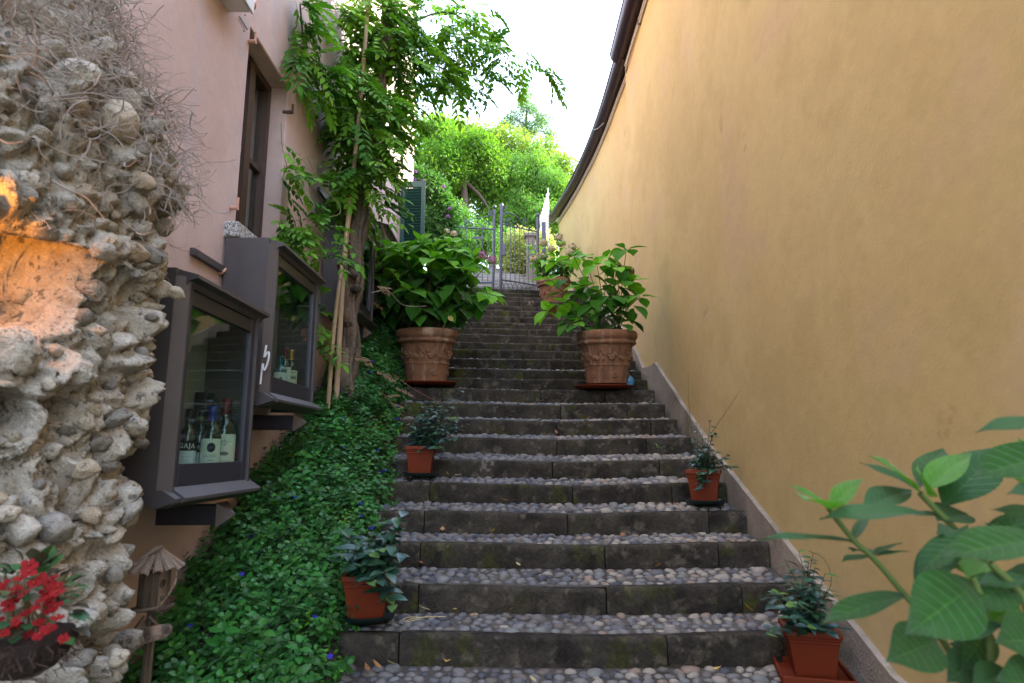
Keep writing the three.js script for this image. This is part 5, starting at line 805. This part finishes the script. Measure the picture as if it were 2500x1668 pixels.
// ---------------------------------------------------------------- bird house in front of the bank
{
  const O = at(372, 1480, 2.28), b = thing('bird_house', 'weathered wooden bird house with a conical bark roof beside the rock wall', 'bird house', O);
  const grey = std([0.25, 0.22, 0.21], 0.9, { map: bark.map, color: C(2.0, 1.9, 1.9), bumpMap: bark.bumpMap, bumpScale: 0.004 }), wood = std([1.0, 0.9, 0.8], 0.9, { map: bark.map, bumpMap: bark.bumpMap, bumpScale: 0.004 });
  const R = 0.052, H = 0.135; seed(7);
  for (let k = 0; k < 12; k++) { const a = k / 12 * 6.283; if (k === 2) continue; const m = part('wall_board', rbox(0.029, H + rr(-0.004, 0.004), 0.011, 0.003), wood, b); m.position.set(Math.sin(a) * R, H / 2, Math.cos(a) * R); m.rotation.y = a; }
  { const a = 2 / 12 * 6.283, s = new THREE.Shape([[-0.017, 0], [0.017, 0], [0.017, H], [-0.017, H]].map(p => new THREE.Vector2(...p))); s.holes.push(new THREE.Path().absellipse(0, H * 0.68, 0.0155, 0.0175, 0, 6.283)); const g = new THREE.ExtrudeGeometry(s, { depth: 0.012, bevelEnabled: false }); g.translate(0, 0, R - 0.006); g.rotateY(a); part('entrance_board', metreUV(g), wood, b); part('perch', new THREE.SphereGeometry(0.009, 10, 8).translate(Math.sin(a) * (R + 0.008), H * 0.28, Math.cos(a) * (R + 0.008)), wood, b); }
  part('inner_wall', new THREE.CylinderGeometry(R - 0.012, R - 0.012, H, 12).translate(0, H / 2, 0), wood, b);  // inner wall, same wood as the boards
  for (let k = 0; k < 13; k++) { const a = k / 13 * 6.283 + 0.1, w = rr(0.034, 0.046), L = rr(0.125, 0.145); const g = sheet(4, 5, (s, t) => V((s - 0.5) * w * lerp(0.25, 1, t), -Math.cos(0) * 0 + 0.012 * Math.cos((s - 0.5) * 3.1), L * t)); const th = g.clone(); th.translate(0, -0.007, 0); const m = part('roof_slat', merge([g, th]), grey, b); m.position.set(0, H + 0.088 + rr(-0.004, 0.004), 0); m.rotation.order = 'YXZ'; m.rotation.y = a; m.rotation.x = 0.66 + rr(-0.05, 0.05); }
  part('ridge_stick', rod(V(-0.085, H + 0.02, 0.055), V(0.035, H + 0.10, 0.025), 0.0075, 8, 0.006), grey, b);
  part('twig_hoop', tube([V(0.095, H - 0.0, 0.02), V(0.1, 0.10, 0.03), V(0.075, 0.04, 0.045), V(0.04, -0.004, 0.055)], 0.0045, 20, 6), grey, b); part('twig_ledge', rod(V(-0.055, -0.012, 0.058), V(0.045, 0.004, 0.058), 0.0065, 7), grey, b); part('base_board', rbox(0.13, 0.014, 0.11, 0.004, 0, -0.006, 0), wood, b);
  part('brace', rod(V(-0.045, -0.075, 0.03), V(-0.01, -0.03, 0.04), 0.005, 6), grey, b); part('brace', rod(V(0.05, -0.07, 0.03), V(0.01, -0.03, 0.04), 0.005, 6), grey, b);
  part('post', merge([rod(V(0, -0.72, 0), V(0, -0.01, 0), 0.021, 9, 0.018)]), wood, b);
  const sg = part('sign_board', (() => { const s = new THREE.Shape(); s.moveTo(-0.095, -0.03); s.lineTo(-0.1, 0.025); s.lineTo(0.0, 0.034); s.lineTo(0.075, 0.033); s.quadraticCurveTo(0.098, 0.028, 0.09, 0.005); s.quadraticCurveTo(0.082, -0.012, 0.04, -0.015); s.lineTo(-0.02, -0.027); s.closePath(); return metreUV(new THREE.ExtrudeGeometry(s, { depth: 0.014, bevelEnabled: true, bevelSize: 0.003, bevelThickness: 0.003, bevelSegments: 2 })); })(), grey, b); sg.position.set(0.012, -0.105, 0.028); sg.rotation.z = 0.12;
  b.scale.setScalar(0.84);
  const carve = pts => part('carved_letter', tube(pts.map(p => V(p[0], p[1], 0.0175)), 0.0016, pts.length * 6, 5), std([0.03, 0.025, 0.02], 1), sg);
  carve([[-0.058, -0.016], [-0.058, 0.008], [-0.045, 0.011], [-0.034, 0.009], [-0.034, -0.014]]); carve([[0.016, 0.006], [0.004, 0.012], [-0.006, 0.004], [-0.005, -0.008], [0.006, -0.012], [0.016, -0.004]]);
}
// ---------------------------------------------------------------- red begonia against the rock
{
  const O = at(60, 1560, 1.40), b = thing('begonia_basket', 'red flowering begonia in a dark coir basket hanging on the rock wall', 'potted plant', O); seed(19);
  const coir = std([0.05, 0.028, 0.02], 1, { bumpMap: rockBump, bumpScale: 0.02 }); const bg = lathe([[0.001, -0.075], [0.02, -0.073], [0.04, -0.068], [0.06, -0.055], [0.075, -0.04], [0.085, -0.02], [0.092, 0.0], [0.085, 0.012], [0.06, 0.008], [0.001, 0.006]], 64), bp = bg.attributes.position; for (let k = 0; k < bp.count; k++) { const s = 1 + 0.12 * noise(bp.getX(k) * 90, bp.getY(k) * 90, bp.getZ(k) * 90); bp.setXYZ(k, bp.getX(k) * s, bp.getY(k), bp.getZ(k) * s); } bg.computeVertexNormals(); part('basket', bg, coir, b); const fib = []; for (let k = 0; k < 240; k++) { const a = rr(0, 6.283), y = rr(-0.06, 0.01), R = 0.075 + 0.25 * (y + 0.06) * 0.9; fib.push(rod(V(Math.cos(a) * R, y, Math.sin(a) * R), V(Math.cos(a + rr(-0.3, 0.3)) * (R + rr(0.005, 0.025)), y + rr(-0.03, 0.015), Math.sin(a) * (R + 0.015)), 0.0009, 3)); } part('coir_fibre', merge(fib), std([0.09, 0.05, 0.035], 1), b);
  const bl = [leafGeo({ len: 1, wid: 0.85, n: 5, cross: 2, fold: 0.3, droop: 0.4, peak: 0.5 })], bm = [leafMat([0.03, 0.11, 0.035], 0.2, 0.6, 0.3), leafMat([0.045, 0.15, 0.035], 0.25, 0.5, 0.3), leafMat([0.05, 0.045, 0.02], 0.2, 0.5, 0.3)];
  for (let k = 0; k < 95; k++) { const d = randDir(); d.y = Math.abs(d.y) * 0.9 - 0.1; const p = V(d.x * 0.09, d.y * 0.17 + 0.02, d.z * 0.075), l = putLeaf('leaf', bl[0], pick(bm), b, p, d.clone().add(V(0, rr(-0.4, 0.2), 0)), V(0, 1, 0).addScaledVector(d, 0.6), rr(0.03, 0.045)); }
  for (let k = 0; k < 10; k++) part('stem', rod(V(rr(-0.04, 0.04), 0, rr(-0.04, 0.04)), V(rr(-0.07, 0.07), rr(0.08, 0.14), rr(-0.05, 0.06)), 0.003, 5), std([0.14, 0.1, 0.04], 0.6), b);
  const petals = merge([0, 1, 2, 3].map(k => leafGeo({ len: k % 2 ? 0.020 : 0.024, wid: k % 2 ? 0.015 : 0.025, n: 3, cross: 1, peak: 0.6, fold: 0.2, droop: 0.3 }).applyMatrix4(basis(V(0, 0, 0), V(Math.cos(k * 1.57), 0.3, Math.sin(k * 1.57)), V(0, 1, 0)))).concat([new THREE.IcosahedronGeometry(0.004, 1).translate(0, 0.004, 0)])), red = leafMat([0.28, 0.006, 0.010], 0.3, 0.1, 0.5), heart = std([0.7, 0.5, 0.05], 0.7), dot = new THREE.IcosahedronGeometry(0.003, 1).translate(0, 0.005, 0);
  for (const [u, v] of [[72, 1380], [70, 1398], [100, 1410], [118, 1420], [132, 1412], [128, 1432], [146, 1432], [112, 1450], [40, 1440], [34, 1462], [8, 1440], [102, 1466], [122, 1470], [136, 1482], [118, 1494], [40, 1518], [44, 1532], [-4, 1520], [100, 1550], [156, 1560], [12, 1425], [140, 1448], [85, 1425], [60, 1450], [88, 1485], [20, 1480], [62, 1500], [95, 1520], [140, 1510], [10, 1545], [70, 1550], [52, 1412], [118, 1535]]) { const f = part('red_flower', petals, red, b); f.position.copy(at(u, v, 1.30 + rr(-0.015, 0.05))).sub(O); f.rotation.set(rr(0.5, 1.3), rr(-0.6, 0.9), rr(-0.5, 0.5)); f.scale.setScalar(rr(0.5, 0.72)); part('flower_heart', dot, heart, f); }
}
// ---------------------------------------------------------------- hydrangea close to the lens
{
  const veinMap = (a, b) => texture(512, (k, i, j) => { const t = i / 512, s = Math.abs(j / 512 - 0.5) * 2; const mid = sst(0.05, 0.0, s), q = ((t * 9 - s * 1.6) % 1 + 1) % 1, lat = sst(0.10, 0.0, Math.min(q, 1 - q)) * (1 - s * 0.5), q2 = (((t * 31 + s * 17) % 1) + 1) % 1, net = sst(0.2, 0, Math.min(q2, 1 - q2)) * 0.25; let c = mix3(a, b, clamp(mid * 0.9 + lat * 0.45 + net * 0.4)); const g = 0.85 + 0.3 * N.f16[k]; return [c[0] * g, c[1] * g, c[2] * g]; }, true);
  const vb = texture(512, (k, i, j) => { const t = i / 512, s = Math.abs(j / 512 - 0.5) * 2, q = ((t * 9 - s * 1.6) % 1 + 1) % 1, q2 = (((t * 31 + s * 17) % 1) + 1) % 1; return 0.75 - 0.6 * sst(0.12, 0, Math.min(q, 1 - q)) - 0.5 * sst(0.06, 0, s) - 0.2 * sst(0.25, 0, Math.min(q2, 1 - q2)); }, false);
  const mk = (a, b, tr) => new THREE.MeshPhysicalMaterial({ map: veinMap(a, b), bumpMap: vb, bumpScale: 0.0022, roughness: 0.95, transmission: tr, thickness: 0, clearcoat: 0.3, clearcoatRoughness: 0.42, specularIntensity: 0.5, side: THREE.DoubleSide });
  const M = { d: mk([0.016, 0.11, 0.006], [0.055, 0.19, 0.014], 0.32), b: mk([0.10, 0.40, 0.004], [0.17, 0.48, 0.02], 0.55), t: mk([0.022, 0.125, 0.02], [0.06, 0.19, 0.036], 0.32) };  // t: leaves with bluish sky reflection mixed into their green
  const Z = (x, y, z) => at(1650 + x / 2.347, 1000 + y / 2.347, z), foot = V(0.78, 0.0, -1.12);
  const h = thing('foreground_hydrangea', 'large leaved hydrangea close to the viewer before the yellow wall', 'potted plant', foot); seed(345);
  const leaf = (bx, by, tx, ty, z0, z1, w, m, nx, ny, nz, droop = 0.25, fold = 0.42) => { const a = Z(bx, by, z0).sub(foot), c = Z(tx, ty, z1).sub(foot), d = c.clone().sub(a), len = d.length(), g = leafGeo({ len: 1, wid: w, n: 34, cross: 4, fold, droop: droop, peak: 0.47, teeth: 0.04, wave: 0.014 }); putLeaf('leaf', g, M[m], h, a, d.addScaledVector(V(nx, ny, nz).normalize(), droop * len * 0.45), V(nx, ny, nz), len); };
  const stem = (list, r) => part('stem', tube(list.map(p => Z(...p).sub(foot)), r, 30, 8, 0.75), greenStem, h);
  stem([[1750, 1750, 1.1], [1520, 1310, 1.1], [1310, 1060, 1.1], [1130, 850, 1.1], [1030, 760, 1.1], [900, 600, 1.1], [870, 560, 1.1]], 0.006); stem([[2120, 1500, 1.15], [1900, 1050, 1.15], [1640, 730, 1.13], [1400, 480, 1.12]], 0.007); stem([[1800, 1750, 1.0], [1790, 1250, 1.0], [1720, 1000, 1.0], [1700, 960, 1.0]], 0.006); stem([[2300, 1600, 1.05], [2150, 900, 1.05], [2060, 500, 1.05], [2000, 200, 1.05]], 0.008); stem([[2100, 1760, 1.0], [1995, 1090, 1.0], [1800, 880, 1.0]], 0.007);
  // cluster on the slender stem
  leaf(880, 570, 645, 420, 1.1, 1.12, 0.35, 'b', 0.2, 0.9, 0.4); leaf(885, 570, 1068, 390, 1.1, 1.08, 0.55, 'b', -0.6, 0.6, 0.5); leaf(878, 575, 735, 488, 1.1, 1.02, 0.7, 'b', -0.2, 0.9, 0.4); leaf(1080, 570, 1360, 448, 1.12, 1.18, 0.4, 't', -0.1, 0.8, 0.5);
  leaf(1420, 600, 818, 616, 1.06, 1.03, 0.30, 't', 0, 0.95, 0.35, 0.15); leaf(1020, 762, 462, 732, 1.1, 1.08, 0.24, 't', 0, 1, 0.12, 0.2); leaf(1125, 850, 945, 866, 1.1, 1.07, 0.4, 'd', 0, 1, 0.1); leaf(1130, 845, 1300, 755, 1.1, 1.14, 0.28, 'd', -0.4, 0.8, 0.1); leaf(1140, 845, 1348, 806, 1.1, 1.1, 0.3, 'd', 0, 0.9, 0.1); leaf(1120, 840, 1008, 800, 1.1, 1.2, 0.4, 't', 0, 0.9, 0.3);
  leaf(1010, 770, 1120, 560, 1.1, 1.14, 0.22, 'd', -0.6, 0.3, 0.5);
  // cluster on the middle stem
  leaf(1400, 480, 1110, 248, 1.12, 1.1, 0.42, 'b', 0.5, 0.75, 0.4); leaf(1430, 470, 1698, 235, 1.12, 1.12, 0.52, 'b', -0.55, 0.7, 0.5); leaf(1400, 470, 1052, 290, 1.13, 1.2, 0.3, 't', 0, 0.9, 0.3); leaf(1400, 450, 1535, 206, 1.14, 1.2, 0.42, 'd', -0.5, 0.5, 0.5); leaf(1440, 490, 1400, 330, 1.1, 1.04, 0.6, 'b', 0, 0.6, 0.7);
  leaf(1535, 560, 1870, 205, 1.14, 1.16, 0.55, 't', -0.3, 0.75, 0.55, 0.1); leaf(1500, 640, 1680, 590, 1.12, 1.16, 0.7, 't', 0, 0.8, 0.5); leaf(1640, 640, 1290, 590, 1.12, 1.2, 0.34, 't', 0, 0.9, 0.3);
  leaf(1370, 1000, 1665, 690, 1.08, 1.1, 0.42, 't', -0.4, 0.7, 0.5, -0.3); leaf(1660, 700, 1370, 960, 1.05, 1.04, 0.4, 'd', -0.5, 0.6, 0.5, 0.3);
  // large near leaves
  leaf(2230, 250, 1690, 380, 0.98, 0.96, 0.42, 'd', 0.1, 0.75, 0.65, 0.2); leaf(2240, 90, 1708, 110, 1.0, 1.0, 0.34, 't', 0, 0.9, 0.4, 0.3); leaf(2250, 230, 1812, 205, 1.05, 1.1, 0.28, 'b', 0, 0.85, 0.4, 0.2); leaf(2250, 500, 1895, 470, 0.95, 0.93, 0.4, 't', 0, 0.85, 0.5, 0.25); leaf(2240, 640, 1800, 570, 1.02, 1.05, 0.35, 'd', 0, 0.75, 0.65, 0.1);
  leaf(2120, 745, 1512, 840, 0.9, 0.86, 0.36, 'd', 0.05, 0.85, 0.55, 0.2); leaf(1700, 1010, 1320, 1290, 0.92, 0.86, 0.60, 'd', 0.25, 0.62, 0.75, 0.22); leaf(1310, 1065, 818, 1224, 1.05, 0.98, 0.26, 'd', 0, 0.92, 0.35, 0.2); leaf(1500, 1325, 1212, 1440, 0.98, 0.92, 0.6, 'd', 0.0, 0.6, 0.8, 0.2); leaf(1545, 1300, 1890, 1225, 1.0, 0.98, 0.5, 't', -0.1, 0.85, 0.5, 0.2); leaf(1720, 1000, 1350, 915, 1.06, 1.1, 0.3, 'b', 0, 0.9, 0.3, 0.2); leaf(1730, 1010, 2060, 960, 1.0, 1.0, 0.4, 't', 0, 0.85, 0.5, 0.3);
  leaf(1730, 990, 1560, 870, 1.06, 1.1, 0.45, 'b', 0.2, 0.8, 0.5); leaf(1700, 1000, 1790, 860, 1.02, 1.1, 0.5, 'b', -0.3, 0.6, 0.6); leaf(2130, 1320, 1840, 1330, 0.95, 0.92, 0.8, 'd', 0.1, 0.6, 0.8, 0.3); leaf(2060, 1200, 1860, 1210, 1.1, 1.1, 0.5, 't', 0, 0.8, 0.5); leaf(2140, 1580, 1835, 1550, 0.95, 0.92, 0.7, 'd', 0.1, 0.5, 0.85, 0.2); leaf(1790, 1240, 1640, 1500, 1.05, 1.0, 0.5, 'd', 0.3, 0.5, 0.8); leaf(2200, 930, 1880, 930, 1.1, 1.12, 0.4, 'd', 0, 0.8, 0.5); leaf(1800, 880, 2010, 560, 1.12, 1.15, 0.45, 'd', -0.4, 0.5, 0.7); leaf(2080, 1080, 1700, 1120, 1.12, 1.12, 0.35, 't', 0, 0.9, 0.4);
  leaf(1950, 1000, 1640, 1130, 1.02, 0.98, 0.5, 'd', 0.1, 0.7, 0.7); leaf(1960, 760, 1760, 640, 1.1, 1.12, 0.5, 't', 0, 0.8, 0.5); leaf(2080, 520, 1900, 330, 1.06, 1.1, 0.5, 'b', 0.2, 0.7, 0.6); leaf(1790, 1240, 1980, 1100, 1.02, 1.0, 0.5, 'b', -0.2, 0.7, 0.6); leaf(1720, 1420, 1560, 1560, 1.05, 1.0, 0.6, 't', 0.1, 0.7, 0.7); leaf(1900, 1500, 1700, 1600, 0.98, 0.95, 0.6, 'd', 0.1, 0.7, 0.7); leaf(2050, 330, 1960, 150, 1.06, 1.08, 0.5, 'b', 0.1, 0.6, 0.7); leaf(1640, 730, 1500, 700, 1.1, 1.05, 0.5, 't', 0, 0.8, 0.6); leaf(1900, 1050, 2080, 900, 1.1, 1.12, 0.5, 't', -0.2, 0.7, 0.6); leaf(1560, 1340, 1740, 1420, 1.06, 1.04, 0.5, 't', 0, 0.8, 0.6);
  part('pot', lathe([[0.001, 0], [0.15, 0], [0.17, 0.02], [0.2, 0.36], [0.215, 0.37], [0.22, 0.42], [0.2, 0.425], [0.19, 0.39], [0.001, 0.38]], 36), terra, h); part('soil', new THREE.CylinderGeometry(0.19, 0.19, 0.01, 24).translate(0, 0.392, 0), soil, h);
  for (let k = 0; k < 5; k++) { const e = [[1750, 1750, 1.1], [2120, 1500, 1.15], [1800, 1750, 1.0], [2300, 1600, 1.05], [2100, 1760, 1.0]][k], p = Z(...e).sub(foot); part('stem', tube([V(rr(-0.06, 0.06), 0.39, rr(-0.06, 0.06)), V(p.x * 0.4, lerp(0.39, p.y, 0.5), p.z * 0.4), p], 0.008, 14, 8), greenStem, h); }
  const ir = thing('plant_stand', 'black metal plant support half hidden under the close hydrangea', 'support', Z(1690, 1700, 1.25)); part('upright', rod(V(0, -1.0, 0), V(-0.005, 0.17, 0), 0.011, 8), std([0.02, 0.02, 0.03], 0.4), ir); part('hook', tube([V(0, 0.0, 0), V(0.03, -0.03, 0.0), V(0.08, -0.045, 0)], 0.007, 12, 7), std([0.02, 0.02, 0.03], 0.4), ir);
}
// ---------------------------------------------------------------- fallen leaves, weeds and a string on the steps
{
  seed(1001); const dl = [0, 1, 2].map(k => leafGeo({ len: 0.05, wid: 0.028, n: 5, cross: 2, fold: 0.6, droop: -0.5 - 0.3 * k, wave: 0.03 })), dm = [[0.32, 0.17, 0.06], [0.20, 0.09, 0.035], [0.42, 0.28, 0.07], [0.12, 0.06, 0.03], [0.40, 0.33, 0.16]].map(c => std(c, 0.85, { side: THREE.DoubleSide }));
  const put = (u, i, f) => { const p = onTread(u, i, f), m = part('fallen_leaf', pick(dl), pick(dm), scene); m.position.copy(p).add(V(0, -0.004, 0)); m.rotation.set(rr(-0.3, 0.3), rr(0, 6.3), rr(-0.2, 0.2)); m.scale.setScalar(rr(0.6, 1.25)); const mi = dm.indexOf(m.material), tone = ['tan', 'brown', 'yellow', 'dark brown', 'pale straw'][mi], nth = ['bottom', 'second', 'third', 'fourth', 'fifth', 'sixth', 'seventh', 'eighth', 'ninth', 'tenth'][i + 1], side = u < 1050 ? 'at the bank end' : u < 1250 ? 'towards the bank' : u < 1500 ? 'near the middle' : u < 1700 ? 'towards the yellow wall' : 'at the yellow wall end'; tag(m, `${tone} fallen leaf on the ${nth} pebble tread, ${side}`, 'leaf', 'dry leaves fallen on the steps'); };
  for (const [u, i, f] of [[1030, 1, 0.9], [1270, 1, 0.85], [1115, 0, 0.9], [1050, 0, 0.85], [1245, 0, 0.9], [1310, -1, 0.4], [1090, -1, 0.9], [970, -1, 0.8], [930, -1, 0.7], [900, -1, 0.6], [1240, 3, 0.85], [1255, 3, 0.8], [1520, 2, 0.4], [1480, 4, 0.8], [1415, 4, 0.85], [1483, 5, 0.7], [1318, 8, 0.5], [1530, 7, 0.5], [1440, 7, 0.5], [1110, 4, 0.7], [1095, 4, 0.75], [1000, 4, 0.2], [1080, 2, 0.8], [1600, 1, 0.8], [1840, 0, 0.8], [1905, 0, 0.6], [1740, -1, 0.7], [1700, -1, 0.2], [1200, 2, 0.7], [1550, 3, 0.7], [1660, 3, 0.2], [985, 0, 0.2], [1150, 0, 0.6], [1360, 6, 0.7], [1250, 7, 0.6]]) put(u, i, f);
  const w = thing('weed', 'small green weed growing from the step joint near the cement plinth', 'weed', onTread(1622, 5, 0.5)); for (let k = 0; k < 16; k++) putLeaf('leaf', camLeaf[0], k % 3 ? camMats[1] : camYoung, w, V(rr(-0.06, 0.06), rr(0, 0.05), rr(-0.03, 0.03)), V(rr(-1, 1), rr(0, 0.8), rr(-0.5, 1)), V(0, 1, 0.3), rr(0.02, 0.035)); part('stem', rod(V(0, -0.02, 0), V(0, 0.05, 0), 0.002, 4), stemMat, w);
  const q = onTread(1010, 0, 0.35), s = part('string_loop', tube([V(-0.04, 0, 0.03), V(-0.05, 0.004, 0), V(-0.02, 0.006, -0.03), V(0.03, 0.004, -0.025), V(0.0, 0.003, 0.02), V(-0.035, 0.002, 0.035), V(-0.02, 0.003, 0.0), V(0.05, 0.004, -0.04), V(0.14, 0.003, -0.05)], 0.0022, 60, 5), std([0.42, 0.33, 0.17], 0.9), scene); s.position.copy(q); tag(s, 'loop of pale string lying on the pebbles by the lower pot', 'string');
}
scene.traverse(o => { if (o.isMesh) { o.castShadow = true; o.receiveShadow = true; } });
renderer.render(scene, camera);
